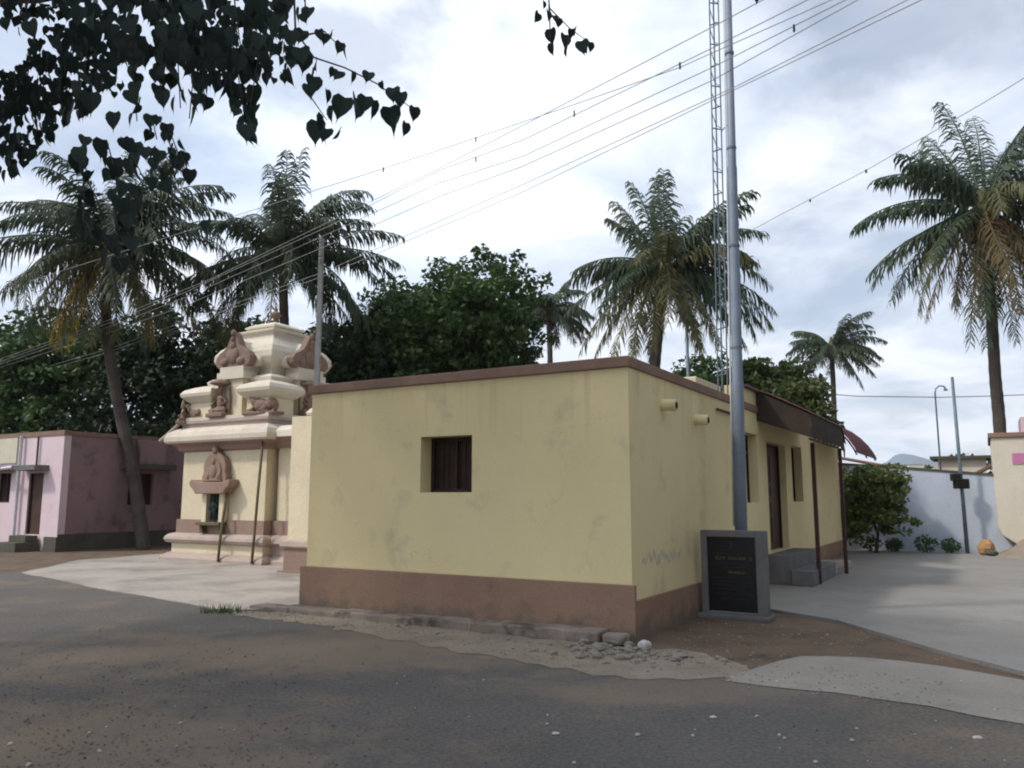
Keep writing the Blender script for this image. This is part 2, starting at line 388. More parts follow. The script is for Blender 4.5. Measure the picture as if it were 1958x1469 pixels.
window(H, fs, 5.25,6.12,1.5,2.72,.17); window(H, fs, 9.05,10.15,1.5,2.70,.17)
# side door
dm = MB(); 
for a,b in ((6.85,7.62),(7.64,8.42)):
    dm.box(-.22,-.18,a,b,.57,2.6)
    for z in (.7,1.3,1.9): dm.box(-.18,-.165,a+.1,b-.1,z,z+.5)
D = dm.build('door', M['wood'], H, bevel=.006)
mb = MB().box(-.24,-.13,6.822,6.849,.57,2.65).box(-.24,-.13,8.422,8.448,.57,2.65).box(-.24,-.13,6.849,8.422,2.602,2.65); mb.build('door_frame', M['dark_wood'], D)
MB().tube([(-.16,7.55,1.5),(-.13,7.55,1.5),(-.13,7.55,1.62),(-.16,7.55,1.62)], .01, 6).build('door_handle', M['steel'], D)
# steps
mb = MB(); mb.box(.0,.42,6.55,8.75,.031,.56).box(.42,.80,6.45,8.85,.031,.30)
mb.build('door_steps', M['cement'], H, bevel=.015)
MB().box(.03,.78,8.9,11.2,.031,.17).build('side_platform', M['plaza'], H, bevel=.015)
# stub spouts
for y, z in ((1.12,2.78),(2.48,2.70)):
    m_ = MB().tube([(.0,y,z),(.20,y,z-.015)], .075, 14)
    o = m_.build('rain_spout', M['yellow'], H, smooth=False)
    MB().tube([(.201,y,z-.015),(.203,y,z-.015)], .05, 12).build('spout_shade_disc', M['dark_in'], o)  # dark disc on the solid end, painting the shade of an open bore
MB().box(.02,.06,3.5,4.6,2.93,2.96).build('cable_clip_rail', M['rust_post'], H)
# curved corrugated canopies
def canopy(y0, y1, name='canopy'):
    prof = [(0.0,3.56),(.22,3.49),(.45,3.36),(.66,3.18),(.84,2.97),(.97,2.76),(1.03,2.62)]
    n = int((y1-y0)/.035); vs = []; fcs = []
    for j in range(n+1):
        y = y0 + (y1-y0)*j/n; c = .012*math.sin(j*math.pi/2)
        for (x, z) in prof: vs.append((x + c*.6, y, z + c))
    k = len(prof)
    for j in range(n):
        for i in range(k-1): fcs.append((j*k+i, j*k+i+1, (j+1)*k+i+1, (j+1)*k+i))
    o = MB().add(vs, fcs).build(name, M['maroon'], H)
    so = o.modifiers.new('s', 'SOLIDIFY'); so.thickness = .006
    mb_ = MB()
    for y in (y0+.1, (y0+y1)/2, y1-.1):
        mb_.tube([(p[0]*.97, y, p[1]-.05) for p in prof], .02, 6)
    mb_.tube([(.98,y0+.05,2.66),(.98,y1-.05,2.66)], .02, 6).tube([(.6,y0+.05,3.16),(.6,y1-.05,3.16)], .018, 6)
    mb_.build('canopy_frame', M['rust_post'], o)
    mb_ = MB(); mb_.box(-.30,-.002, y0+.05, y1-.05, 3.252, 3.52); mb_.build('canopy_upstand', M['yellow'], o)
    return o
canopy(11.3, 15.1)
y0, y1 = 6.15, 9.95
n_ = int((y1-y0)/.035); vs = []; fcs = []
pf = [(0.0,3.56),(.25,3.46),(.5,3.33),(.75,3.20),(.97,3.08)]
for j in range(n_+1):
    y = y0 - .05 + (y1-y0+.1)*j/n_; c = .012*math.sin(j*math.pi/2)
    sag = -.35*max(0, (j/n_-.86)/.14)**2
    for (x, z) in pf: vs.append((x, y, z + c + sag*x))
k_ = len(pf)
for j in range(n_):
    for i in range(k_-1): fcs.append((j*k_+i, j*k_+i+1, (j+1)*k_+i+1, (j+1)*k_+i))
cn = MB().add(vs, fcs).build('canopy', M['maroon'], H); q_ = cn.modifiers.new('s', 'SOLIDIFY'); q_.thickness = .008
m_ = MB(); n_ = 60
vs = []; fcs = []
for j in range(n_+1):
    y = y0 + (y1-y0)*j/n_; c = .008*math.sin(j*math.pi/2)
    sag = -.35*max(0, (j/n_-.86)/.14)**2
    vs += [(.94+c, y, 3.07+sag), (.955+c, y, 2.88+sag*.8), (.94+c, y, 2.64+sag*.6+.02*math.sin(j*.9))]
for j in range(n_):
    for i in range(2): fcs.append((j*3+i, j*3+i+1, (j+1)*3+i+1, (j+1)*3+i))
m_.add(vs, fcs); fa = m_.build('canopy_valance', M['dark_olive'], cn); q_ = fa.modifiers.new('s', 'SOLIDIFY'); q_.thickness = .006
m_ = MB().extr([(.005,2.98),(.935,2.64),(.935,3.06),(.005,3.53)], lambda u, v, w: (u, y0 - .012*w, v)); m_.build('canopy_end_sheet', M['dark_olive'], cn)
MB().tube([(.90,y0+.03,2.62),(.90,y1-.03,2.62)], .02, 6).tube([(.45,y0+.03,3.3),(.45,y1-.03,3.3)], .02, 6).build('canopy_frame', M['rust_post'], cn)
MB().box(-.30,-.002,5.15,y1+.1,3.252,3.54).build('canopy_upstand', M['yellow'], cn)
MB().box(-.02,.09,5.2,y0-.03,3.50,3.545).build('upstand_cap', M['maroon'], cn)
for (x, y, w) in ((.80,7.0,.035),(.92,9.4,.035)):
    MB().box(x-w,x+w,y-w,y+w,.031,2.60).build('canopy_post', M['rust_post'], H, bevel=.006)
# faded blue scrawl on the side wall
mb = MB(); r2 = random.Random(4); P_ = []
for i in range(26):
    P_.append(Vector((.004, .35 + i*.055 + r2.uniform(-.05,.05), .86 + (.09 if i % 2 else -.09)*r2.uniform(.2,1.1))))
vs = []; fcs = []
for i, p in enumerate(P_):
    d = (P_[min(i+1,25)] - P_[max(i-1,0)]); nn = Vector((0, -d.z, d.y)).normalized()*.012
    vs += [p-nn, p+nn]
for i in range(25): fcs.append((2*i, 2*i+2, 2*i+3, 2*i+1))
mb.add(vs, fcs); mb.build('blue_scrawl', M['blue_mark'], H)

# small things on the roof
t = lthing('roof_slab', 'small white parapet box standing on the roof behind the house front', 'roof box', -3.0, 1.6, 3.0)
MB().box(-.55,.42,-.3,.3,0,.46).build('slab_body', M['cream_white'], t, bevel=.02)
t = lthing('roof_curb', 'low cream block on the roof beside the lattice mast foot', 'roof box', -.75, 4.4, 3.0)
MB().box(-.45,.35,-.5,.9,0,.55).build('curb_body', M['cream'], t, bevel=.02)

# ------------------------------------------------------------------ temple shrine
T = lthing('temple_shrine', 'small cream temple tower with brown mouldings and gabled top on the plaza', 'temple', -13.1, 6.65)
def bands(x0, x1, y0, y1, zt, bold=1.0):
    k = bold
    MB().rloft([(.34*k,0),(.34*k,.07),(.30*k,.13),(.20*k,.19),(.19*k,.20)], x0,x1,y0,y1).build('base_moulding', M['rose_light'], T, smooth=False)
    MB().rloft([(.13*k,.20),(.13*k,.425)], x0,x1,y0,y1).build('base_band', M['cream'], T)
    MB().rloft([(.15*k,.425),(.24*k,.46),(.28*k,.53),(.26*k,.60),(.20*k,.66),(.10*k,.69)], x0,x1,y0,y1).build('roll_moulding', M['rose_light'], T)
    MB().rloft([(.07*k,.69),(.07*k,1.03)], x0,x1,y0,y1).build('dado_band', M['rose'], T)
    MB().rloft([(0,1.03),(0,zt)], x0,x1,y0,y1).build('shrine_wall', M['cream'], T)
bands(-1.53, 1.55, -1.53, 1.55, 2.76)
# kapota cornice
MB().rloft([(.02,2.76),(.10,2.80),(.14,2.90),(.24,2.96),(.30,2.98)], -1.53,1.55,-1.53,1.55).build('cornice_soffit', M['rose'], T)
MB().rloft([(.33,2.98),(.37,3.03),(.37,3.14),(.31,3.26),(.16,3.36),(.04,3.40)], -1.53,1.55,-1.53,1.55).build('cornice', M['rose_cream'], T, smooth=False)
MB().rloft([(.06,3.40),(.06,3.47),(.11,3.50),(.11,3.57)], -1.53,1.55,-1.53,1.55).build('parapet_band', M['rose_light'], T)
MB().rloft([(.05,3.57),(.05,3.66)], -1.53,1.55,-1.53,1.55).build('parapet_step', M['cream_white'], T)
# first tier: corner pavilions
def pav(cx, cy, hw, z0, z1, ov):
    a = MB().rloft([(0,z0),(0,z1)], cx-hw,cx+hw,cy-hw,cy+hw).build('corner_pavilion', M['cream'], T)
    MB().rloft([(.02,z1),(.07,z1+.04),(ov,z1+.16),(ov+.02,z1+.24),(ov-.05,z1+.34),(-.04,z1+.42),(-.2,z1+.47)], cx-hw,cx+hw,cy-hw,cy+hw).build('pavilion_roof', M['cream_white'], a)
for cx in (-1.06, 1.08):
    for cy in (-1.06, 1.08): pav(cx, cy, .40, 3.66, 4.06, .19)
MB().box(-1.22,1.24,-1.22,1.24,3.66,4.52).build('tier_core', M['cream'], T)
MB().rloft([(.0,4.50),(.10,4.55),(.12,4.64),(.02,4.72)], -1.08,1.10,-1.08,1.10).build('tier_slab', M['cream_white'], T)
# centre bays on the four faces
for k in range(4):
    c, s = [(1,0),(0,1),(-1,0),(0,-1)][k]
    f = (lambda c, s: lambda x, y, z: (c*x - s*y, s*x + c*y, z))(c, s)
    def bxr(m_, x0,x1,y0,y1,z0,z1):
        n0 = len(m_.v); m_.box(x0,x1,y0,y1,z0,z1); m_.v[n0:] = [f(*v) for v in m_.v[n0:]]
    m_ = MB(); bxr(m_, -.40,.40,-1.38,-1.06,3.66,4.62); bay = m_.build('centre_bay', M['cream'], T)
    m_ = MB(); bxr(m_, -.50,.50,-1.46,-1.0,4.62,4.80); bxr(m_, -.44,.44,-1.42,-.9,4.80,4.95); m_.build('bay_cornice', M['cream_white'], bay)
    # horseshoe gable (nasi)
    gs = lambda v: 4.95 + (v-4.95)*.70
    poly = [(-.50,4.95),(-.60,5.10),(-.60,5.30),(-.50,5.48),(-.34,5.60),(-.22,5.74),(-.16,5.92),(-.10,6.08),(-.05,6.22),(0,6.28),(.05,6.22),(.10,6.08),(.16,5.92),(.22,5.74),(.34,5.60),(.50,5.48),(.60,5.30),(.60,5.10),(.50,4.95)]
    m_ = MB().extr([(p[0]*1.08, gs(p[1])) for p in poly], lambda u, v, w: f(u, -1.40 + .22*w, v)); ga = m_.build('gable', M['statue'], T, bevel=.02)
    back = [(p[0]*1.25, 4.95 + (p[1]-4.95)*.56) for p in poly]
    m_ = MB().extr(back, lambda u, v, w: f(u, -1.176 + .9*w, v)); m_.build('gable_vault', M['cream_white'], ga, bevel=.05)
    m_ = MB()
    for (u, v, ru, rv) in ((0,5.24,.24,.22),(-.30,5.08,.14,.11),(.30,5.08,.14,.11),(0,5.50,.10,.13),(0,5.66,.06,.09),(0,5.83,.07,.10)):
        n0 = len(m_.v); m_.ell((u, -1.40, v), (ru, .08, rv), 12, 8); m_.v[n0:] = [f(*q) for q in m_.v[n0:]]
    m_.build('gable_relief', M['statue'], ga, smooth=True)
# curved square dome
prof = [(-.04,4.70),(-.04,4.90),(.02,4.98),(.10,5.06),(.17,5.20),(.16,5.36),(.06,5.52),(-.10,5.66),(-.22,5.76),(-.28,5.86),(-.26,5.93),(-.19,5.97),(-.19,6.03),(-.40,6.06)]
MB().rloft(prof, -.93,.93,-.93,.93).build('tower_dome', M['cream_white'], T, bevel=.015)
MB().rloft([(0,6.06),(0,6.12),(.04,6.13),(.04,6.18),(-.08,6.25),(-.24,6.31),(-.40,6.36),(-.46,6.38)], -.52,.52,-.52,.52).build('tower_cap', M['cream_white'], T)
MB().lathe([(.07,6.38),(.13,6.42),(.05,6.46),(.12,6.52),(.15,6.59),(.10,6.66),(.04,6.70),(.06,6.74),(.03,6.80),(.005,6.95)], (0,0,0), 14).build('finial', M['statue'], T, smooth=True)
# lying bulls and seated figures on the cornice
def place(mb, loc, rz, sc=1.0):
    c, s = math.cos(rz), math.sin(rz)
    mb.v = [(loc[0]+sc*(c*x-s*y), loc[1]+sc*(s*x+c*y), loc[2]+sc*z) for x, y, z in mb.v]
    return mb
def bull():
    m_ = MB(); m_.ell((0,0,.17),(.30,.14,.15)); m_.ell((-.22,0,.17),(.15,.15,.15)); m_.ell((.12,0,.30),(.09,.07,.08))
    m_.tube([(.18,0,.22),(.28,0,.33),(.33,0,.40)],[.12,.09,.07],8); m_.ell((.39,0,.41),(.11,.06,.065))
    for s in (-1,1):
        m_.tube([(.32,.04*s,.45),(.31,.08*s,.53)],[.02,.008],5); m_.ell((.31,.09*s,.42),(.02,.05,.02),6,4)
        m_.tube([(.18,.09*s,.10),(.36,.10*s,.06),(.26,.12*s,.03)],[.05,.035,.03],6); m_.tube([(-.20,.12*s,.12),(-.05,.17*s,.05),(-.18,.17*s,.03)],[.07,.045,.03],6)
    m_.tube([(-.36,0,.22),(-.42,.06,.12),(-.36,.14,.05)],[.02,.015,.02],5); m_.box(-.42,.44,-.17,.17,-.03,.035)
    return m_
def deity(arch=True):
    m_ = MB(); m_.ell((0,0,.10),(.20,.13,.08)); m_.ell((0,.02,.26),(.105,.075,.16)); m_.ell((0,.02,.37),(.13,.07,.07))
    m_.tube([(0,.02,.40),(0,.015,.47)],[.05,.04],8); m_.ell((0,.0,.52),(.062,.066,.08)); m_.lathe([(.075,.57),(.07,.62),(.05,.70),(.02,.78)], (0,0.01,0), 8)
    m_.ell((0,-.07,.515),(.014,.02,.02),6,4)
    for s in (-1,1):
        m_.tube([(.12*s,.02,.38),(.19*s,.0,.28),(.16*s,-.09,.21)],[.04,.034,.026],6); m_.ell((.15*s,-.11,.21),(.026,.03,.02),6,4)
        m_.tube([(.10*s,.02,.12),(.24*s,-.06,.09),(.02*s,-.14,.07)],[.07,.055,.035],6)
    m_.box(-.27,.27,-.17,.13,-.06,.03)
    if arch:
        m_.tube([(-.24,.07,.0),(-.25,.07,.35),(-.20,.07,.62)],[.035,.03,.03],6); m_.tube([(.24,.07,0),(.25,.07,.35),(.20,.07,.62)],[.035,.03,.03],6)
    return m_
for (x, y, rz, sc) in ((-1.34,-1.40,rad(180),.85),(1.22,-1.40,rad(185),1.2),(1.40,1.2,rad(90),.9),(-1.45,1.2,rad(90),.8)):
    place(bull(), (x, y, 3.66 if abs(x) < 1.3 else 3.66), rz, sc).build('bull_statue', M['statue'], T, remesh=.018)
for (x, y, rz) in ((-.28,-1.50,0),(1.50,-.1,rad(90))):
    o = place(deity(), (x, y, 3.70), rz, 1.15).build('deity_statue', M['statue'], T, remesh=.016)
    m_ = MB().lathe([(.0,.80),(.13,.80),(.28,.84),(.26,.89),(.10,.95),(.01,.98)], (0,0,0), 14)
    place(m_, (x, y, 3.66), rz).build('statue_parasol', M['statue'], o)
place(deity(False), (-1.60,-1.60,3.55), rad(-45), .8).build('deity_statue', M['rose'], T, remesh=.016)
# niche on the front
nx = -.10
N = MB().box(nx-.42,nx-.26,-1.70,-1.531,.98,1.68).box(nx+.22,nx+.38,-1.70,-1.531,.98,1.68).box(nx-.42,nx+.38,-1.56,-1.531,1.0,1.68).build('niche', M['cream'], T)
MB().box(nx-.255,nx+.215,-1.575,-1.561,1.0,1.67).build('niche_recess', M['black_stone'], N)
m_ = MB(); m_.extr([(nx-.52,1.68),(nx-.62,1.80),(nx-.72,1.86),(nx-.76,1.96),(nx-.70,2.04),(nx-.58,2.0),(nx-.45,1.97),(nx+.45,1.97),(nx+.58,2.0),(nx+.70,2.04),(nx+.74,1.96),(nx+.70,1.86),(nx+.60,1.80),(nx+.52,1.68)], lambda u, v, w: (u, -1.86+.33*w, v))
m_.build('niche_eave', M['rose'], N, bevel=.02)
arch = [(-.44,1.975),(-.46,2.10),(-.40,2.22),(-.42,2.38),(-.36,2.52),(-.26,2.63),(-.13,2.70),(-.08,2.76),(0,2.82),(.08,2.76),(.13,2.70),(.26,2.63),(.36,2.52),(.42,2.38),(.40,2.22),(.46,2.10),(.44,1.975)]
m_ = MB().extr([(nx+p[0], p[1]) for p in arch], lambda u, v, w: (u, -1.72+.188*w, v)); ar = m_.build('niche_arch', M['rose'], N, bevel=.025)
m_ = MB(); m_.extr([(nx+p[0]*.66, 2.0+(p[1]-1.975)*.7) for p in arch], lambda u, v, w: (u, -1.75+.028*w, v))
m_.ell((nx,-1.75,2.25),(.13,.05,.17),12,8); m_.ell((nx,-1.75,2.48),(.07,.05,.09),10,6); m_.ell((nx-.2,-1.75,2.12),(.07,.04,.08),8,6); m_.ell((nx+.2,-1.75,2.12),(.07,.04,.08),8,6); m_.ell((nx,-1.72,2.78),(.09,.06,.1),10,6)
m_.build('arch_relief', M['rose'], ar, bevel=.008)
MB().box(nx-.46,nx+.42,-1.84,-1.531,.90,.98).box(nx-.40,nx-.30,-1.76,-1.602,.70,.90).box(nx+.26,nx+.36,-1.76,-1.602,.70,.90).build('niche_shelf', M['pipe'], N, bevel=.012)
m_ = MB(); m_.tube([(0,0,.38),(0,0,.52)],[.05,.05],8); m_.ell((0,0,.40),(.085,.06,.12)); m_.ell((0,0,.57),(.05,.05,.065)); m_.lathe([(.05,.61),(.045,.66),(.015,.69)],(0,0,0),8)
for s in (-1,1):
    m_.tube([(.035*s,0,.32),(.055*s,-.01,.16),(.05*s,0,.02)],[.045,.035,.025],7); m_.tube([(.08*s,0,.46),(.15*s,-.02,.36),(.10*s,-.05,.30)],[.028,.022,.018],6); m_.ell((.05*s,-.03,.015),(.03,.05,.018),6,4)
m_.box(-.10,.10,-.07,.06,-.005,.012)
place(m_, (nx-.02,-1.66,.985), 0, 1.0).build('niche_statue', M['black_stone'], N, remesh=.012)
# drain pipes
for (x, z1) in ((.43,1.80),(1.60,2.94)):
    MB().tube([(x,-1.72,z1),(x,-1.80,z1*.5+.3),(x,-1.86,.66),(x,-1.90,.04)], .034, 8).build('drain_pipe', M['pipe'], T, smooth=True)
# recessed vestibule and hall beside the tower
bandsx = [(1.72, 3.6, -1.30, 1.2)]
for (x0, x1, y0, y1) in bandsx:
    MB().rloft([(.30,.0),(.30,.08),(.17,.19),(.12,.20),(.12,.425)], x0,x1,y0,y1).build('vestibule_base', M['rose_light'], T)
    MB().rloft([(.14,.43),(.25,.50),(.22,.62),(.09,.69)], x0,x1,y0,y1).build('vestibule_moulding', M['rose_light'], T)
    MB().rloft([(.065,.695),(.065,1.03)], x0,x1,y0,y1).build('vestibule_dado', M['rose'], T)
    MB().rloft([(0,1.03),(0,2.78)], x0,x1,y0,y1).build('vestibule_wall', M['cream'], T)
    MB().rloft([(.03,2.78),(.14,2.92),(.30,3.0),(.33,3.04)], x0,x1,y0,y1).build('vestibule_soffit', M['rose'], T)
    MB().rloft([(.33,3.045),(.30,3.20),(.05,3.34)], x0,x1,y0,y1).build('vestibule_roof', M['cream_white'], T)
hx0, hx1, hy0, hy1 = 3.62, 7.6, -2.75, 2.4
MB().rloft([(.14,0),(.14,.05),(.05,.051),(.05,.52)], hx0,hx1,hy0,hy1).build('hall_plinth', M['rose'], T)
MB().rloft([(.09,.521),(.12,.56),(.10,.66),(.02,.70)], hx0,hx1,hy0,hy1).build('hall_moulding', M['rose_light'], T)
MB().rloft([(0,.70),(0,3.34)], hx0,hx1,hy0,hy1).build('hall_wall', M['cream'], T)
MB().rloft([(.02,3.34),(.12,3.40)], hx0+.25,hx1,hy0+.5,hy1).build('hall_soffit', M['rose'], T)
MB().rloft([(.16,3.402),(.18,3.46),(.10,3.56),(0,3.58)], hx0+.25,hx1,hy0+.5,hy1).build('hall_roof', M['cream_white'], T, bevel=.01)

# ------------------------------------------------------------------ plaque and masts
P = lthing('memorial_plaque', 'black granite inscription tablet in a grey cement frame at the foot of the tall pole', 'plaque', .53, 2.30)
MB().box(-.43,-.345,-.06,.12,0,1.15).box(.31,.44,-.06,.12,0,1.15).box(-.345,.31,-.06,.12,1.06,1.15).box(-.345,.31,-.06,.12,0,.08).box(-.345,.31,.0,.12,.08,1.06).build('frame', M['cement'], P, bevel=.01)
MB().box(-.48,.48,-.14,.2,-.015,.045).build('footing', M['cement'], P, bevel=.012)
gt = MB().box(-.343,.308,-.022,-.001,.082,1.058).build('tablet', M['granite'], P)
rg = random.Random(9)
def scribble(x0, x1, z, h, m):
    m_ = MB(); x = x0
    while x < x1:
        w = h * rg.uniform(.7, 1.1)
        if rg.random() < .87 or m is M['grey_letter']:
            cx, cz, r_ = x+w/2, z+h*.45, w*.40
            n = 7; a0 = rg.uniform(0, 6.28); sp = rg.uniform(3.6, 5.6)
            pts = [(cx+r_*math.cos(a0+sp*i/n), -.026, cz+r_*.9*math.sin(a0+sp*i/n)) for i in range(n+1)]
            if rg.random() < .6: pts.append((cx+rg.uniform(-.3,.4)*w, -.026, z+h*1.05))
            m_.tube(pts, h*.085, 4)
        x += w * 1.12
    return m_.build('inscription_line', m, gt)
scribble(-.24,.22,.76,.042,M['gold']); scribble(-.12,.15,.575,.036,M['gold'])
for (a, b, z) in ((-.20,.18,.875),(-.28,.25,.83),(-.26,.24,.705),(-.15,.12,.655),(-.28,.26,.51),(-.24,.2,.46),(-.28,.25,.41),(-.2,.15,.36),(-.26,.24,.30),(-.18,.2,.24)):
    scribble(a, b, z, .024, M['grey_letter'])
m_ = MB(); m_.tube([(.04*math.cos(i*.5236)-.02,-.025,.965+.045*math.sin(i*.5236)) for i in range(13)], .005, 4)
m_.lathe([(.022,.925),(.012,.95),(.02,.985),(.008,1.0)], (-.02,-.024,0), 8, k=.9); m_.build('emblem', M['grey_letter'], gt)

F = lthing('steel_pole', 'tall round galvanised steel pole rising behind the black plaque', 'pole', .55, 2.62)
F.rotation_euler = (0, rad(.85), -A)
MB().tube([(0,0,0),(0,0,3.2),(0,0,3.25),(0,0,6.4),(0,0,6.45),(0,0,10.8)], [.086,.083,.076,.068,.060,.046], 20).build('shaft', M['steel'], F, smooth=True)
MB().tube([(-.094,-.02,1.2),(-.094,-.02,3.2),(-.08,-.02,5.4),(-.062,-.02,10.6)], [.014,.014,.013,.012], 8).build('conduit', M['white_pipe'], F, smooth=True)
m_ = MB()
for z in (2.2, 3.7, 5.2, 6.7, 8.2, 9.7): m_.tube([(0,0,z),(0,0,z+.035)], .094 if z < 3 else .082 if z < 6 else .068, 16)
m_.build('clamp', M['steel_dark'], F)
MB().box(-.22,.22,-.22,.22,-.012,.06).build('base_plate', M['cement'], F)

# lattice mast standing on the roof
b0 = at(1381, 728, 13.4); 
Lm = thing('lattice_mast', 'slender ladder-like lattice mast standing on the yellow house roof', 'mast', (b0.x, b0.y, 3.0), rad(-12))
Lm.rotation_euler = (0, rad(.75), rad(-12))
m_ = MB(); hw = .078
m_.tube([(-hw,0,0),(-hw,0,8.4)], .012, 6); m_.tube([(hw,0,0),(hw,0,8.4)], .012, 6); m_.tube([(0,.17,0),(0,.17,8.4)], .014, 6)
m_.build('rails', M['steel_dark'], Lm)
m_ = MB(); z = .25; sgn = 1
while z < 8.3:
    m_.tube([(-hw,0,z+.02*sgn),(hw,0,z-.02*sgn)], .012, 5); m_.tube([(hw,0,z),(0,.17,z+.15)], .008, 5); m_.tube([(0,.17,z+.15),(-hw,0,z+.3)], .008, 5)
    z += .40; sgn = -sgn
m_.build('rungs', M['steel_dark'], Lm)
MB().box(-.16,.16,-.06,.22,0,.06).build('mast_foot', M['steel_dark'], Lm)
MB().tube([(hw,0,5.0),(hw+.1,-.05,5.08),(hw+.22,-.1,5.0)], .012, 6).build('stay', M['steel_dark'], Lm)

# ------------------------------------------------------------------ pink house
K = lthing('pink_house', 'pink flat-roofed house left of the temple with sunshades over its openings', 'house', -20.3, 5.2)
mb = MB(); wall_mesh(mb, -9, 0, 0, 3.45, [(-1.72,-.93,.47,2.33),(-3.6,-2.75,1.42,2.36),(-5.2,-4.3,.47,2.33)], .22, lambda a,d,z:(a,d,z))
mb.box(-9,-.0-.22,4.9,5.1,0,3.45); mb.box(-9.2,-9,0,5.1,0,3.45)
mb.build('front_wall', M['pink'], K)
mb = MB(); wall_mesh(mb, .22, 5.1, 0, 3.45, [(2.2,3.1,1.34,2.36)], .22, lambda a,d,z:(-d,a,z)); mb.build('side_wall', M['pink_shade'], K)
MB().box(-9,-.225,.225,4.88,3.1,3.2).build('roof', M['plinth_grey'], K)
MB().box(-9.2,.03,-.03,.2,3.45,3.60).box(-.2,.03,.2,5.1,3.45,3.58).build('parapet', M['coping'], K, bevel=.01)
MB().box(-6.5,-2.48,-.045,-.002,2.66,3.452).build('cream_panel', M['parapet_cream'], K)
MB().box(.002,.05,0,5.1,-.012,.50).box(-.002-.6,.05,-.05,-.002,-.012,.42).build('plinth', M['plinth_grey'], K)
dd = MB().box(-1.70,-.95,.09,.13,.47,2.31).build('door', M['wood'], K)
MB().box(-1.715,-1.66,.04,.088,.47,2.31).box(-.99,-.935,.04,.088,.47,2.31).build('door_frame', M['dark_wood'], dd)
MB().box(-5.18,-4.32,.09,.13,.47,2.31).build('door', M['wood'], K)
window(K, lambda a,d,z:(a,d,z), -3.6,-2.75,1.42,2.36,.12)
window(K, fs, 2.2,3.1,1.34,2.36,.12)
MB().box(-1.95,-.68,-.45,-.001,2.40,2.56).build('sunshade', M['cement'], K, bevel=.01)
MB().box(-3.85,-2.55,-.42,-.001,2.40,2.56).build('sunshade', M['cement'], K, bevel=.01)
MB().box(.001,.42,1.85,3.65,2.48,2.66).build('sunshade', M['plinth_grey'], K, bevel=.01)
MB().box(.001,.30,2.35,3.3,2.66,3.44).build('box_bay', M['pink_shade'], K, bevel=.01)
MB().box(-1.9,-.8,-.75,-.055,-.012,.26).box(-1.8,-.9,-.42,-.055,.26,.45).build('door_steps', M['plinth_grey'], K, bevel=.01)
MB().box(-3.0,-1.95,-1.1,-.055,-.012,.16).build('stoop', M['plaza'], K, bevel=.01)
m_ = MB().tube([(-2.15,-.10,.2),(-2.15,-.10,3.5)], .05, 8); m_.build('drain_pipe', M['white_pipe'], K)
MB().tube([(-1.28,-.06,2.56),(-1.28,-.06,3.45)], .03, 6).build('cable_duct', M['plinth_grey'], K)
MB().tube([(-2.45,-.46,2.48),(-1.85,-.46,2.50)], .05, 8).build('tube_lamp', M['white_pipe'], K)
# pot plant
pp = W(-22.95, 4.4)
t = thing('potted_plant', 'leafy plant in a pale pot beside the pink house steps', 'plant', (pp.x, pp.y, 0))
MB().lathe([(.11,0),(.16,.28),(.18,.30),(.16,.32)], (0,0,0), 14).build('pot', M['cream_white'], t)
def leafquads(mb, c, n, rr_, size, r, up=.35, flat=1.0, drop=0.0):
    for _ in range(n):
        while True:
            v = Vector((r.uniform(-1,1), r.uniform(-1,1), r.uniform(-1,1)))
            if v.length <= 1: break
        p = Vector(c) + Vector((v.x*rr_[0], v.y*rr_[1], v.z*rr_[2]))
        nrm = Vector((r.gauss(0,1), r.gauss(0,1), r.gauss(0,1)+up)).normalized()
        a = nrm.orthogonal().normalized(); a = (Matrix.Rotation(r.uniform(0,6.28), 3, nrm) @ a)
        b = nrm.cross(a); s = size * r.uniform(.6, 1.25)
        k = .5 * flat
        mb.add([p - a*s*.5, p + b*s*k*.5 - nrm*s*.08, p + a*s*.5, p - b*s*k*.5 - nrm*s*.08], [(0,1,2,3)])
m_ = MB(); leafquads(m_, (0,0,.55), 160, (.3,.3,.28), .13, R); m_.tube([(0,0,.3),(.02,0,.6)], .012, 5); m_.build('foliage', M['leaf_light'], t)
# roof bits
for i, (px, py, dx, dz, r_) in enumerate(((190,822,.05,.22,.02),(203,820,.12,.2,.02),(212,820,-.08,.2,.02))):
    p = at(px, py, 24.0); b_ = Vector((p.x, p.y, 3.55))
    tag(MB().tube([(0,0,0),(dx,0,dz)], r_, 5).build('rebar_stub', M['cement']), ['short grey rod leaning right on the pink house roof edge, leftmost of three','short grey rod at the middle of the three on the pink house roof','short grey rod leaning left on the pink house roof, rightmost of three'][i], 'rod').location = b_
a_ = at(305, 845, 23.0); b_ = at(342, 812, 23.4)
o = MB().tube([(0,0,0), tuple(b_-a_)], .05, 6).build('bamboo_pole', M['rose_light']); o.location = a_; tag(o, 'slanting pale pole sticking up between the pink house and the temple', 'pole')

# ------------------------------------------------------------------ right side: boundary wall, ivory house, far roofs
t = lthing('boundary_wall', 'whitewashed boundary wall closing the far end of the concrete yard', 'wall', 0, 17.9)
vs = []; m_ = MB(); m_.extr([(-.6,-.012),(4.6,-.012),(4.6,2.15),(3.7,2.2),(1.6,2.42),(-.6,2.62)], lambda u, v, w: (u, .22*w, v)); m_.build('wall_body', M['white_wall'], t)
m_ = MB().extr([(-.62,2.62),(1.6,2.42),(3.7,2.2),(4.6,2.15),(4.6,2.21),(3.7,2.26),(1.6,2.48),(-.62,2.68)], lambda u, v, w: (u, -.03+.28*w, v)); m_.build('wall_coping', M['plinth_grey'], t)
I = lthing('ivory_house', 'ivory rendered house at the right edge beyond the yard', 'house', 3.75, 17.5)
m_ = MB().extr([(0,.75),(.08,.55),(.4,.32),(1.1,.12),(1.8,0),(7,0),(7,3.25),(-.02,3.25)], lambda u, v, w: (u, 4.2*w, v)); m_.build('wall', M['ivory'], I, bevel=.02)
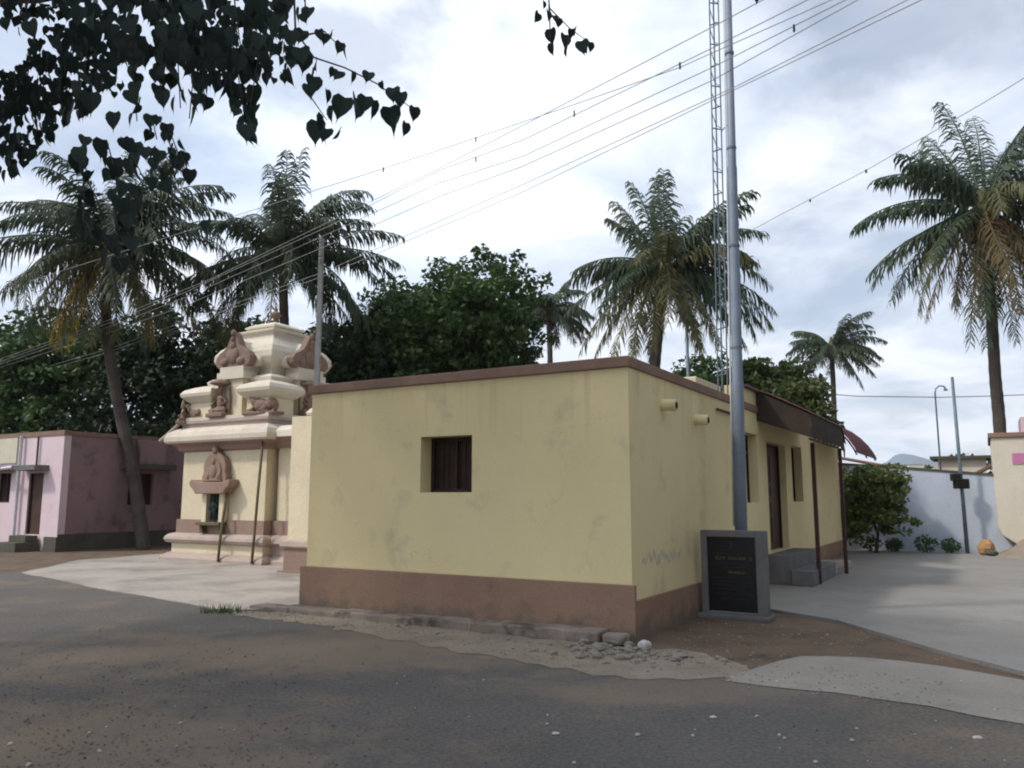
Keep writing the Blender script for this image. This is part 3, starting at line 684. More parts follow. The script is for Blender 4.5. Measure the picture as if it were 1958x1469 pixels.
MB().box(-.08,7,-.06,4.25,3.25,3.38).build('coping', M['coping'], I, bevel=.01)
MB().box(.75,2.4,.6,2.5,3.38,3.85).build('roof_room', M['pink'], I)
MB().box(.46,.98,-.02,-.003,2.50,2.80).build('notice', M['magenta'], I)
# sand heap at its foot
def heap(name, label, cat, c, rx, ry, h, m, seed):
    r = random.Random(seed); vs = [(0,0,h)]; fs_ = []; n = 18; k = 5
    for i in range(1, k+1):
        for j in range(n):
            a = 2*math.pi*j/n; t_ = i/k; q = 1+r.uniform(-.08,.08)
            vs.append((rx*t_*q*math.cos(a), ry*t_*q*math.sin(a), h*(1-t_)**1.1*(1+r.uniform(-.12,.12)) - (.02 if i == k else 0)))
    for j in range(n): fs_.append((0, 1+j, 1+(j+1) % n))
    for i in range(k-1):
        for j in range(n): fs_.append((1+i*n+j, 1+(i+1)*n+j, 1+(i+1)*n+(j+1) % n, 1+i*n+(j+1) % n))
    o = MB().add(vs, fs_).build(name, m, smooth=True); o.location = c; return tag(o, label, cat)
heap('sand_heap', 'pale sand heap piled against the ivory house', 'sand heap', W(4.7, 17.2, .03), 1.3, .7, .62, M['sand'], 3)
def rock(name, label, cat, c, s, m, seed, group=None, rz=0):
    r = random.Random(seed); mb_ = MB(); mb_.ell((0,0,0), (1,1,1), 8, 6); vs = []
    for v in mb_.v:
        q = 1 + .28*noise.noise(Vector(v)*1.3 + Vector((seed*3.7, 0, 0)))
        vs.append((v[0]*s[0]*q, v[1]*s[1]*q, (v[2]*.9*q+.7)*s[2]))
    mb_.v = vs; o = mb_.build(name, m); o.location = c; o.rotation_euler = (0,0,rz)
    return tag(o, label, cat, group)
rock('orange_boulder', 'orange sandstone boulder at the foot of the ivory house corner', 'boulder', W(3.42, 17.05, .03), (.24,.2,.27), M['orange_stone'], 4)
rock('dark_boulder', 'low dark boulder beside the orange sandstone at the yard end', 'boulder', W(3.55, 16.75, .03), (.16,.14,.10), M['plinth_grey'], 7)
# small white house behind the wall with flat dark roof
q = at(1838, 905, 36)
t = thing('far_white_house', 'small white flat-roofed house just beyond the boundary wall', 'house', (q.x, q.y, 0), -A)
MB().box(-.9,1.0,0,3,0,3.30).build('wall', M['cream_white'], t); MB().box(-1.2,1.2,-.25,3.2,3.30,3.42).build('roof', M['plinth_grey'], t)
q = at(1885, 900, 30)
t = thing('tiled_lean_to', 'sloping clay tiled roof shed between the white house and the ivory house', 'shed', (q.x, q.y, 0), -A)
m_ = MB().extr([(-.9,2.1),(.9,3.15),(.9,3.25),(-.9,2.2)], lambda u, v, w: (u, 2.2*w, v)); m_.build('roof', M['tile'], t)
MB().box(-.6,.85,.3,2.0,0,2.1).build('wall', M['white_wall'], t)
q = at(1632, 880, 40)
t = thing('orange_roofed_house', 'distant pale house with an orange tiled roof just right of the maroon canopy', 'house', (q.x, q.y, 0), -A)
MB().box(-2.2,1.2,0,4,0,3.2).build('wall', M['white_wall'], t)
m_ = MB().extr([(-2.4,3.9),(1.5,3.05),(1.5,3.15),(-2.4,4.0)], lambda u, v, w: (u, -.3+4.6*w, v)); m_.build('roof', M['tile'], t)
for i, (px, py, D_, w_, m, h_, lb) in enumerate(((1700,884,70,4.5,'tin',4.6,'long grey sheet roofed shed far beyond the boundary wall'),(1768,889,62,2.0,'ivory',4.2,'tiny cream gable house far off above the boundary wall'),(1690,893,58,1.4,'cream_white',3.9,'tiny white house in front of the far grey shed'))):
    q = at(px, py, D_)
    t = thing('far_house', lb, 'house', (q.x, q.y, 0), -.3)
    h0 = h_-1.2; MB().box(-w_,w_,0,6,0,h0).build('wall', M['cream_white'], t)
    MB().extr([(-w_-.3,h0),(w_+.3,h0),(w_*.55,h_-.2),(-w_*.55,h_-.2)], lambda u, v, w: (u, -.3+6.6*w, v)).build('roof', M[m], t)
# poles in the yard background
q = onz(1853, 1046)
t = thing('meter_pole', 'slim grey pole with a dark meter box against the boundary wall', 'pole', W(2.95, 17.45, 0.03))
MB().tube([(0,0,0),(-.05,0,5.0)], [.055,.04], 10).build('shaft', M['steel_dark'], t, smooth=True)
MB().box(-.22,.14,-.14,.10,1.80,2.08).box(-.30,-.05,-.1,.08,2.02,2.22).build('meter_box', M['dark_in'], t, bevel=.02)
q = at(1797, 875, 34)
t = thing('hooked_lamp_pole', 'thin grey lamp pole with a hooked top beyond the boundary wall', 'pole', (q.x, q.y, 0))
m_ = MB(); m_.tube([(0,0,0),(0,0,6.0),(.05,0,6.2),(.2,0,6.32),(.4,0,6.30),(.46,0,6.2)], .035, 8); m_.build('shaft', M['steel'], t, smooth=True)
MB().ell((.46,0,6.15),(.10,.06,.05)).build('lamp_head', M['steel'], t)
# street lamp behind the house
q = at(1315, 700, 24)
t = thing('street_lamp', 'white street lamp on a slim pole behind the yellow house roof', 'street lamp', (q.x, q.y, 0))
MB().tube([(0,0,0),(0,0,7.6)], [.06,.045], 10).build('pole', M['steel'], t, smooth=True)
MB().tube([(0,0,6.55),(.25,0,6.75),(.45,0,6.85)], .02, 6).build('arm', M['steel'], t)
MB().extr([(.3,6.72),(.82,6.98),(.84,7.06),(.55,6.98)], lambda u, v, w: (u, -.10+.2*w, v)).build('lamp_head', M['white_pipe'], t)
MB().tube([(.0+.17*math.cos(i*math.pi/6),-.07,7.0+.17*math.sin(i*math.pi/6)) for i in range(13)], .022, 5, cap=False).build('ring_bracket', M['white_pipe'], t)
# concrete power pole
q = at(615, 470, 17.2)
t = thing('power_pole', 'grey concrete power pole behind the left end of the yellow house', 'pole', (q.x, q.y, 0), -.2)
m_ = MB(); m_.rloft([(0,0),(-.02,7.3)], -.065,.065,-.055,.055); m_.build('shaft', M['pole_conc'], t)
for z in (6.7,6.86,7.02,7.16): MB().lathe([(.03,0),(.045,.03),(.03,.06),(.045,.09),(.02,.13)], (.02,-.09,z), 8).build('insulator', M['pole_conc'], t)

# ------------------------------------------------------------------ power lines (level runs seven metres up)
def wire(pts, z, lb, sp=(), r=.0062, m='wire'):
    P_ = [onz(px, py, z) for px, py in pts]
    a = P_[0] + (P_[0]-P_[1]).normalized()*12; b = P_[-1] + (P_[-1]-P_[-2]).normalized()*14
    Q = [a] + P_ + [b]; o0 = Q[0].copy()
    root = thing('power_line', lb, 'wire', o0, 0, 'power lines overhead')
    MB().tube([p-o0 for p in Q], r, 5).build('cable', M[m], root)
    for (px, py) in sp:
        p = onz(px, py, z) - o0
        MB().box(p.x-.010, p.x+.010, p.y-.012, p.y+.012, p.z-.07, p.z+.015).build('spacer', M['wire_dark'], root)
wire([(0,687),(206,613),(400,535),(669,343+62),(840,322),(1000,240),(1358,54),(1440,10)], 7.15, 'topmost thin wire of the bundle running from low left to the top')
wire([(0,692),(206,619),(352,560),(630,432),(840,326),(1000,268),(1360,93),(1544,0)], 7.0, 'second wire of the overhead bundle, carrying small dark spacers', ((1098,214),(1300,122),(910,302)))
wire([(0,697),(206,626),(352,570),(630,446),(840,350),(1000,299),(1360,130),(1520,49),(1617,0)], 7.0, 'third wire of the overhead bundle, just below the spacered one', ((1518,50),))
wire([(0,703),(206,637),(352,585),(630,468),(840,376),(1000,318),(1360,155),(1640,0)], 6.9, 'fourth wire of the overhead bundle, above the lower pair')
wire([(0,727),(206,668),(352,615),(622,519),(1000,353),(1404,167),(1735,0)], 7.0, 'upper wire of the lower pair crossing above the house')
wire([(0,733),(206,674),(352,622),(622,527),(1000,367),(1404,172),(1762,0)], 7.0, 'lowest wire of the bundle, directly under its twin')
wire([(669,343),(735,322),(910,264),(1098,200),(1300,129),(1500,40)], 7.3, 'short looped wire with spacers, above the main bundle', ((733,322),(910,264)))
# single wire on the right and the level service wire over the yard
P_ = [at(1420,450,26), at(1490,412,24), at(1656,326,20), at(1882,196,15.5), at(1990,130,14)]
t = thing('power_line', 'lone wire slanting up to the right behind the right hand palm', 'wire', P_[0], 0, 'power lines overhead')
MB().tube([p-P_[0] for p in P_], .01, 5).build('cable', M['wire'], t)
for (px, py, D_) in ((1549,382,22.6),(1656,326,20)):
    p = at(px, py, D_) - P_[0]; MB().box(p.x-.02,p.x+.02,p.y-.02,p.y+.02,p.z-.07,p.z+.02).build('spacer', M['wire_dark'], t)
P_ = [at(1560,752,30), at(1640,758,30), at(1797,760,30), at(1880,758,30), at(2050,752,30)]
t = thing('power_line', 'level dark service wire strung over the far end of the yard', 'wire', P_[0], 0, 'power lines overhead')
MB().tube([p-P_[0] for p in P_], .016, 5).build('cable', M['wire_dark'], t)

# ------------------------------------------------------------------ palms
def frond(r, az, el, L, droop, leaf=.62, hang=1.0, pairs=56):
    mb_ = MB(); n = 16; p = Vector((0,0,0)); pts = [p.copy()]; dirs = []
    tw = r.uniform(-.55, .55)
    for i in range(n):
        t_ = (i+.5)/n; e = el - droop*(t_**1.25); a = az + tw*t_
        d = Vector((math.cos(e)*math.cos(a), math.cos(e)*math.sin(a), math.sin(e))); dirs.append(d)
        p = p + d*(L/n); pts.append(p.copy())
    mb_.tube(pts, [.035*(1-i/(n+1))+.006 for i in range(n+1)], 4, cap=False)
    for k in range(pairs):
        t_ = .10 + .9*k/(pairs-1); x = t_*n; i = min(n-1, int(x)); q = pts[i].lerp(pts[i+1], x-i); d = dirs[i]
        side = d.cross(Vector((0,0,1)))
        side = side.normalized() if side.length > .05 else Vector((-math.sin(az), math.cos(az), 0))
        ln = leaf * 1.25 * (math.sin(math.pi*min(1, .16+.78*t_))**.5) * r.uniform(.6,1.2)
        for s in (-1, 1):
            if r.random() < .12: continue
            h = hang * r.uniform(.35, .9)
            d1 = (side*s*.62 + d*(.40+.35*t_) + Vector((r.gauss(0,.15),r.gauss(0,.15),-.02-.55*h+r.gauss(0,.12)))).normalized()
            d2 = (side*s*.12 + d*.22 + Vector((r.gauss(0,.2),r.gauss(0,.2),-.8-.9*h))).normalized()
            m1 = q + d1*ln*.42; m2 = m1 + (d1*.45+d2*.55).normalized()*ln*.3; e_ = m2 + d2*ln*.34
            w = d*(.034); w2 = d*.026
            mb_.add([q-w*.5, q+w*.5, m1+w, m1-w, m2+w2, m2-w2, e_], [(0,1,2,3),(3,2,4,5),(5,4,6)])
    return mb_
def palm(name_label, trunk_pts, rads, crown, specs, seed, scale=1.0, extra=()):
    r = random.Random(seed); base = Vector(trunk_pts[0])
    t = thing('palm_tree', name_label, 'palm tree', base, 0, 'coconut palms')
    # ringed trunk
    tp = []; rs = []; N_ = 40; P0 = [Vector(p)-base for p in trunk_pts]
    for i in range(N_+1):
        x = i/N_*(len(P0)-1); j = min(len(P0)-2, int(x)); f_ = x-j
        a = P0[max(j-1,0)]; b = P0[j]; c = P0[j+1]; d = P0[min(j+2,len(P0)-1)]
        tp.append(.5*((2*b)+(c-a)*f_+(2*a-5*b+4*c-d)*f_*f_+(3*b-a-3*c+d)*f_**3))
        rs.append((rads[0]+(rads[1]-rads[0])*i/N_)*(1+.06*(i % 2)))
    MB().tube(tp, rs, 10).build('trunk', M['trunk'], t, smooth=False)
    top = Vector(crown)-base
    more = [(az + r.uniform(-.5,.5), el + r.uniform(-.28,.22), L*r.uniform(.8,1.0), dr*r.uniform(.9,1.2), mm, hg) for (az, el, L, dr, mm, hg) in specs if mm != 'frond_yellow' and r.random() < .95]
    for (az, el, L, dr, mm, hg) in list(specs) + more:
        mb_ = frond(r, az, el, L*scale, dr, .66*scale, hg)
        o = mb_.build('frond', M[mm], t); o.location = top + Vector((math.cos(az)*.12, math.sin(az)*.12, r.uniform(-.1,.15)))
    m_ = MB()
    for _ in range(16):
        a = r.uniform(0,6.28); m_.ell((top.x+math.cos(a)*r.uniform(.2,.45)*scale, top.y+math.sin(a)*r.uniform(.2,.45)*scale, top.z-r.uniform(.15,.6)*scale), (.12*scale,.12*scale,.15*scale), 8, 6)
    m_.build('coconuts', M['coconut'], t, smooth=True)
    m_ = MB().lathe([(.12,-.5),(.24,-.25),(.26,0),(.16,.35),(.05,.7)], (top.x,top.y,top.z), 10, k=scale); m_.build('crown_shaft', M['frond_olive'], t)
    return t
def ring(r, n, L, mats, lo=-35, hi=82, drop=(1.1,1.7)):
    out = []
    for i in range(n):
        az = i*2.39996 + r.uniform(-.2,.2); u = (i+.5)/n
        el = hi + (lo-hi)*u**.85
        m_ = mats[0] if u < .55 else (mats[1] if u < .8 else mats[2])
        if r.random() < .2: m_ = mats[1]
        out.append((az, rad(el), L*r.uniform(.85,1.1), rad(55+50*r.random()) if el > -10 else rad(35), m_, 1.0))
    return out
def side(angs, L, m_='frond', hg=1.2):   # fronds that spread across the street, given by compass angle and rise
    return [(rad(az), rad(el), L*k, rad(dr), m_, hg) for (az, el, k, dr) in angs]
r1 = random.Random(21)
pb = onz(276, 1050); 
tr = [(pb.x, pb.y, -.05)] + [tuple(at(*q)) for q in [(254,900,25.6),(232,800,25.7),(213,700,25.8),(203,600,25.9),(208,480,26)]]
palm('tall leaning coconut palm with yellowing fronds in front of the pink house', tr, (.20,.15), at(208,470,26),
     ring(r1, 22, 4.6, ('frond','frond','frond_olive'), -30, 80)
     + side([(178,28,1.05,70),(200,8,1.1,60),(172,-18,1.0,50),(2,30,1.0,75),(-12,5,1.0,55),(8,-12,1.0,50),(150,58,1.0,60),(35,60,1.0,60),(110,82,1.0,25),(70,76,.95,35),(160,66,.9,45)], 4.6)
     + side([(185,-40,.95,45),(215,-55,.95,30),(250,-60,1.0,25),(290,-62,.95,25),(-20,-45,1.0,40),(-40,-60,.9,25)], 3.9, 'frond_olive', .8)
     + side([(200,-62,1.05,20),(262,-66,1.1,14),(-8,-52,1.05,24),(232,-58,1.0,20)], 3.6, 'frond_yellow', .6), 31)
tr = [tuple(at(*q)) for q in [(548,1000,27),(552,850,27),(548,700,27),(543,600,27),(541,490,27)]]; tr[0] = (tr[0][0], tr[0][1], 0)
palm('coconut palm rising right behind the temple tower', tr, (.19,.14), at(541,490,27),
     ring(r1, 18, 4.1, ('frond','frond','frond_olive'), -35, 84)
     + side([(25,42,1.0,60),(15,18,.95,50),(160,30,.9,90),(172,5,1.0,70),(-8,-18,.95,50),(190,-35,1.0,45),(95,80,.9,25),(60,72,.95,45),(130,68,.9,40),(-20,-40,.9,40),(185,-12,.9,50),(80,84,1.0,12)], 4.3), 32)
tr = [tuple(at(*q)) for q in [(1248,900,25),(1250,800,25),(1252,700,25),(1262,600,25),(1272,510,25)]]; tr[0] = (tr[0][0], tr[0][1], 0)
palm('coconut palm behind the yellow house corner, left of the lattice mast', tr, (.20,.15), at(1272,510,25),
     [(rad(a), rad(e), (3.7 if e > 40 else 3.4)*k, rad(d), m_, h) for (a,e,k,d,m_,h) in (
        (175,14,1.0,48,'frond',1.4),(160,32,.7,80,'frond',1.0),(182,-14,1.1,34,'frond',1.2),(190,-34,1.2,30,'frond_olive',1.0),(205,-46,1.15,22,'frond_olive',.8),
        (120,74,.95,18,'frond',.8),(95,82,.95,12,'frond',.8),(150,66,.9,22,'frond',.8),(70,76,.95,40,'frond',.9),(30,62,1.0,60,'frond',1.0),(15,50,1.05,66,'frond',1.1),(-30,60,.95,60,'frond',1.1),
        (8,24,1.1,62,'frond',1.3),(0,2,1.1,52,'frond',1.2),(-8,-16,1.15,45,'frond',1.2),(-15,-36,1.1,35,'frond',1.0),(-40,-45,1.0,30,'frond_olive',.8),
        (250,30,.8,90,'frond_olive',.9),(270,-30,.9,45,'frond_olive',.8),(300,-50,1.0,25,'frond_olive',.8),(230,-58,1.0,20,'frond_olive',.7),(-60,-62,1.0,14,'frond_olive',.6),(330,40,.9,95,'frond_olive',.8),(90,30,1,70,'frond',1),(130,10,1,60,'frond',1),(50,10,1,60,'frond',1),(100,-40,1,30,'frond_olive',.8))], 33)
tr = [tuple(at(*q)) for q in [(1918,1000,23),(1912,825,23),(1903,720,23),(1896,600,23),(1886,500,23),(1880,400,23)]]; tr[0] = (tr[0][0], tr[0][1], 0)
palm('large coconut palm with browning fronds at the right edge', tr, (.17,.13), at(1882,400,23),
     [(rad(a), rad(e), (4.3 if e > 40 else 3.9)*k, rad(d), m_, h) for (a,e,k,d,m_,h) in (
        (178,12,1.0,50,'frond',1.3),(184,-14,1.05,44,'frond',1.1),(190,-30,1.05,38,'frond_olive',1.1),(200,-46,1.0,28,'frond_dry',.9),(225,-56,1.0,20,'frond_dry',.8),(250,-60,1.0,16,'frond_dry',.7),
        (120,70,.9,40,'frond',.9),(140,58,.8,60,'frond',1.0),(165,52,.75,70,'frond',1.0),(90,80,1.0,20,'frond',.8),(55,72,1.1,30,'frond',.8),(40,60,1.15,40,'frond',.9),(20,62,1.1,40,'frond',.9),(-20,66,1.1,40,'frond',.9),(0,45,1.1,50,'frond',1.1),
        (10,15,1.0,60,'frond',1.2),(-15,-10,1.0,50,'frond',1.1),(-5,-35,1.0,40,'frond_dry',.9),(-30,-50,1.0,25,'frond_dry',.9),(-55,-60,1.0,18,'frond_dry',.7),(275,-64,1.05,12,'frond_dry',.7),(300,-60,1.0,16,'frond_olive',.7),(215,-68,1.1,12,'frond',.7),
        (260,25,.7,95,'frond_olive',.9),(320,30,.8,90,'frond',.9),(100,20,1,60,'frond',1),(130,-10,1,50,'frond',1),(60,-20,1,50,'frond_olive',1),(240,-70,1.15,8,'frond',.6))], 34)
r5 = random.Random(5)
tr = [tuple(at(*q)) for q in [(1594,900,52),(1594,760,52),(1590,668,52)]]; tr[0] = (tr[0][0], tr[0][1], 0)
palm('small distant coconut palm above the maroon canopy', tr, (.18,.14), at(1590,664,52), ring(r5, 13, 3.2, ('frond',)*3, -30, 80) + side([(5,10,1.0,50),(-5,-20,1.0,40),(10,45,1.0,50),(150,50,.9,50),(178,15,.9,50),(-30,-50,1,20)], 3.2), 35)
tr = [tuple(at(*q)) for q in [(1052,900,46),(1052,700,46),(1048,600,46)]]; tr[0] = (tr[0][0], tr[0][1], 0)
palm('distant coconut palm half hidden behind the big leafy tree', tr, (.18,.14), at(1046,596,46), ring(r5, 12, 3.0, ('frond',)*3, -30, 80) + side([(8,15,.9,50),(0,-10,.95,45),(-8,-28,.95,40),(20,45,.8,60)], 3.0), 36)

# ------------------------------------------------------------------ broadleaf trees
def tree(label, base, height, cr, cz, seed, m='leaf', clumps=240, leaves=75, lsize=.26, trunk_r=.22, name='leafy_tree', group='leafy trees', blobs=9, cat='tree', cl_r=.55):
    r = random.Random(seed)
    t = thing(name, label, cat, base, 0, group)
    tm = MB(); tm.tube([(0,0,0),(.1,.05,height*.25),(-.05,.1,cz*.8),(0,0,cz)], [trunk_r,trunk_r*.8,trunk_r*.6,trunk_r*.4], 9)
    bl = [(Vector((0,0,cz)), .75)]
    bl.append((Vector((cr[0]*.1,0,cz+.52*cr[2])), .46))
    for i in range(blobs):
        a = 6.283*i/blobs + r.uniform(-.3,.3); q = r.uniform(.45,.78); h = r.uniform(-.55,.62)
        bl.append((Vector((math.cos(a)*cr[0]*q*math.sqrt(max(.1,1-h*h)), math.sin(a)*cr[1]*q*math.sqrt(max(.1,1-h*h)), cz+h*cr[2])), r.uniform(.32,.52)))
        c = bl[-1][0]; tm.tube([(0,0,cz*.62),(c.x*.5,c.y*.5,(cz*.7+c.z)*.5),tuple(c)], [trunk_r*.4,trunk_r*.25,trunk_r*.08], 6)
    tm.build('trunk', M['bark'], t)
    m_ = MB()
    for i in range(clumps):
        c, k = r.choice(bl)
        v = Vector((r.gauss(0,1), r.gauss(0,1), r.gauss(0,1))).normalized() * (r.random()**.30)
        p = c + Vector((v.x*cr[0]*k, v.y*cr[1]*k, v.z*cr[2]*k))
        s = r.uniform(.5,1.25)*cl_r
        if p.z < .15: p.z = .15
        leafquads(m_, p, int(leaves*s/cl_r*.8), (s, s, s*.6), lsize, r, up=.9, flat=1.2)
    m_.build('crown', M[m], t)
    return t
b = at(850,950,31); tree('big dark leafy tree rising behind the yellow house roof', (b.x,b.y,0), 11, (3.9,3.4,3.7), 7.5, 41, clumps=760, blobs=16, cl_r=.66)
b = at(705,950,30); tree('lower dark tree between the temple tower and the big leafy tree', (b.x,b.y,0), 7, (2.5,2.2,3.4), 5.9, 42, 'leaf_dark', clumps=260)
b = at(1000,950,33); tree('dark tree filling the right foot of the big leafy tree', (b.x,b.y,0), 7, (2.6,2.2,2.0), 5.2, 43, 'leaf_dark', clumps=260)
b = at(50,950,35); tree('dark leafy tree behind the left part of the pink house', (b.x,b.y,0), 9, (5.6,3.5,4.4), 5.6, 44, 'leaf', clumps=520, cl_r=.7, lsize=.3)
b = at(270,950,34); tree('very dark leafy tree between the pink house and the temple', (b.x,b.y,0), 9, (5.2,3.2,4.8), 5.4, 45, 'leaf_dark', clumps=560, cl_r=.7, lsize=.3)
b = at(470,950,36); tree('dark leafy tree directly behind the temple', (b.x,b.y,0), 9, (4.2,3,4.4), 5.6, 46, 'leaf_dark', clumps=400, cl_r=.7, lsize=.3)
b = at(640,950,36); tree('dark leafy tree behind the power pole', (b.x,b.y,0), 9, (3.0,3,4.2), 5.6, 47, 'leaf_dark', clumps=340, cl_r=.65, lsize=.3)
b = W(-2.2, 17.1); tree('bright green leafy tree behind the maroon canopy', (b.x,b.y,0), 7, (2.2,2.0,1.7), 4.4, 48, 'leaf_light', clumps=270, lsize=.2, cl_r=.45)
b = at(1350,950,31); tree('leafy tree behind the roof between the palm and the tall pole', (b.x,b.y,0), 7, (2.8,2.2,2.3), 4.8, 49, 'leaf', clumps=220)
b = W(-2.9, 16.8); tree('pale large-leaved shrub showing just above the left roof edge', (b.x,b.y,0), 5, (2.8,1.2,1.0), 3.9, 50, 'leaf_light', clumps=70, leaves=26, lsize=.42, trunk_r=.1, name='large_leaved_shrub', cat='shrub')
b = W(.72, 16.4); tree('yellow-green bush growing against the boundary wall beside the canopy', (b.x,b.y,0.02), 2.2, (1.12,.8,1.1), 1.35, 51, 'leaf_bush', clumps=230, leaves=55, lsize=.14, trunk_r=.05, name='green_bush', cat='bush', cl_r=.28)
for i, (x, y, s, lb) in enumerate(((.5,17.2,.33,'low dark weed at the wall foot under the green bush'),(1.1,17.3,.26,'small weed at the wall foot just right of the bush'),(1.95,17.35,.35,'low leafy plant midway along the boundary wall foot'),(2.55,17.4,.28,'small plant at the wall foot beside the meter pole'))):
    b = W(x, y); t = thing('low_plant', lb, 'plant', (b.x, b.y, .03), 0, 'weeds along the boundary wall')
    m_ = MB(); leafquads(m_, (0,0,s*.75), 240, (s,s*.7,s*.75), .11, R); m_.build('foliage', M['leaf'], t)
    m_ = MB()
    for k in range(5): m_.tube([(0,0,0),(R.uniform(-s,s)*.6,R.uniform(-s,s)*.4,s)], .006, 4)
    m_.build('stems', M['bark'], t)
for i, (px, D_, s, lb) in enumerate(((1825,60,1.7,'small far tree on the skyline left of the meter pole'),(1890,58,2.0,'small far tree on the skyline right of the meter pole'),(1760,90,1.3,'tiny far tree on the skyline above the boundary wall'))):
    b = at(px, 950, D_); tree(lb, (b.x,b.y,0), 4, (s*1.4,s,s), 3.2, 60+i, 'leaf_dark', clumps=30, leaves=30, lsize=.4, trunk_r=.1, group='far trees')
tree('unseen tree added right of the yard to block skylight from the side wall', (12.5,9.0,0), 8, (3.2,3.6,3.0), 5.0, 70, 'leaf_dark', clumps=300, cl_r=.7, lsize=.34)  # out-of-view tree added to cut skylight on the house side wall
0 and tree('shade tree across the road on the right, beside the camera', (9.5,1.0,0), 8, (4.0,3.6,3.2), 5.2, 71, 'leaf_dark', clumps=340, cl_r=.7, lsize=.34)
# dark tiled roof behind the big tree
q = at(1030, 700, 28)
t = thing('dark_roofed_house', 'dark gable roof of a house peeping over the roofline under the big tree', 'house', (q.x, q.y, 0), -A)
MB().box(-2.4,2.4,0,4,0,4.2).build('wall', M['plinth_grey'], t)
MB().extr([(-3,4.15),(2.7,4.15),(2.7,4.3),(-.2,6.0),(-3,4.3)], lambda u, v, w: (u, -.3+4.6*w, v)).build('roof', M['plinth_grey'], t)

# weeds at plaza edge
b = onz(430, 1172); t = thing('grass_tuft', 'green weed tuft at the kerb corner between road and plaza', 'weed', (b.x, b.y, 0))
m_ = MB()
for k in range(90):
    a = R.uniform(0,6.28); q = R.uniform(0,.22); h = R.uniform(.05,.16); p = Vector((math.cos(a)*q*1.6, math.sin(a)*q*.6, 0))
    d = Vector((R.uniform(-.06,.06), R.uniform(-.06,.06), h)); m_.add([p+Vector((-.008,0,0)), p+Vector((.008,0,0)), p+d], [(0,1,2)])
m_.build('blades', M['leaf'], t)

# ------------------------------------------------------------------ peepal tree (trunk left of the view, boughs overhead)
PT = thing('peepal_tree', 'large overhanging tree with dark pointed heart-shaped leaves filling the upper left', 'tree', (-7.0, 2.6, 0))
base = Vector((-7.0, 2.6, 0))
def heart(mb_, p, s, az, tilt, yaw=0.0):
    """leaf hanging from p: stalk, heart blade with drip tip"""
    d = Vector((math.cos(az)*math.sin(tilt), math.sin(az)*math.sin(tilt), -math.cos(tilt)))
    n = Vector((math.cos(yaw), math.sin(yaw), 0)); n = (n - d*n.dot(d)).normalized(); w = d.cross(n)
    pts = [(0,.02),(.30,-.04),(.47,.14),(.46,.38),(.30,.62),(.10,.80),(.025,.90),(0,1.12),(-.025,.90),(-.10,.80),(-.30,.62),(-.46,.38),(-.47,.14),(-.30,-.04)]
    vs = [p + w*(u*s*.86) + d*(v*s) + n*(abs(u)*.22*s - .10*s*v*v) for u, v in pts]
    ci = p + d*(.38*s) - n*.015*s
    k = len(vs); mb_.add(vs + [ci], [(i, (i+1) % k, k) for i in range(k)])
rp = random.Random(77)
lf = MB()
def leaf_at(px, py, D_, s, yaw=None, tilt=None):
    p = at(px, py, D_) - base
    heart(lf, p, s*rp.uniform(.68,1.15), rp.uniform(0,6.28), rp.uniform(0,.5) if tilt is None else tilt, rp.gauss(-1.57,1.0) if yaw is None else yaw)
# clusters: image position, spread, distance, number, leaf size
CL = [(110,20,70,4.9,60,.12),(200,0,80,4.6,90,.125),(285,40,75,4.5,90,.125),(360,10,80,4.6,90,.125),(365,80,55,4.4,50,.12),(440,45,80,4.8,120,.115),(520,35,60,4.9,80,.11),(555,5,40,4.7,30,.11),(485,100,45,4.6,40,.11),(250,85,45,4.5,34,.12),(310,100,40,4.5,26,.12),(420,110,50,4.6,40,.115),(560,75,22,4.5,8,.11),
      (40,225,70,8.0,170,.12),(15,290,45,7.6,80,.12),(70,150,55,8.0,110,.12),(120,185,55,7.5,110,.115),(170,120,55,7.0,100,.115),(190,60,55,6.5,80,.12),(110,95,60,7.2,100,.12),(20,175,50,8.5,80,.13),(205,150,32,6.6,24,.10),(5,20,22,5.5,8,.10),(50,60,18,7,3,.1),(520,95,60,6.8,60,.10),(470,70,70,7,80,.10),(400,60,80,7,90,.10)]
for (px, py, sp, D_, n, s) in CL:
    for _ in range(int(n*(.42 if D_ < 5 else .68))):
        a = rp.uniform(0,6.28); q = sp*math.sqrt(rp.random()); leaf_at(px+math.cos(a)*q, py+math.sin(a)*q*.9, D_*rp.uniform(.88,1.15), s)
def strand(pts, D_, s, step=15, jit=12):
    for (a, b) in zip(pts, pts[1:]):
        L_ = math.hypot(b[0]-a[0], b[1]-a[1]); k = max(1, int(L_/step))
        for i in range(k):
            t_ = i/k; leaf_at(a[0]+(b[0]-a[0])*t_+rp.uniform(-jit,jit), a[1]+(b[1]-a[1])*t_-10+rp.uniform(-4,4), D_+rp.uniform(-.12,.12), s)
    MB().tube([at(x, y-8, D_)-base for x, y in pts], .003, 4).build('twig', M['bark'], PT)
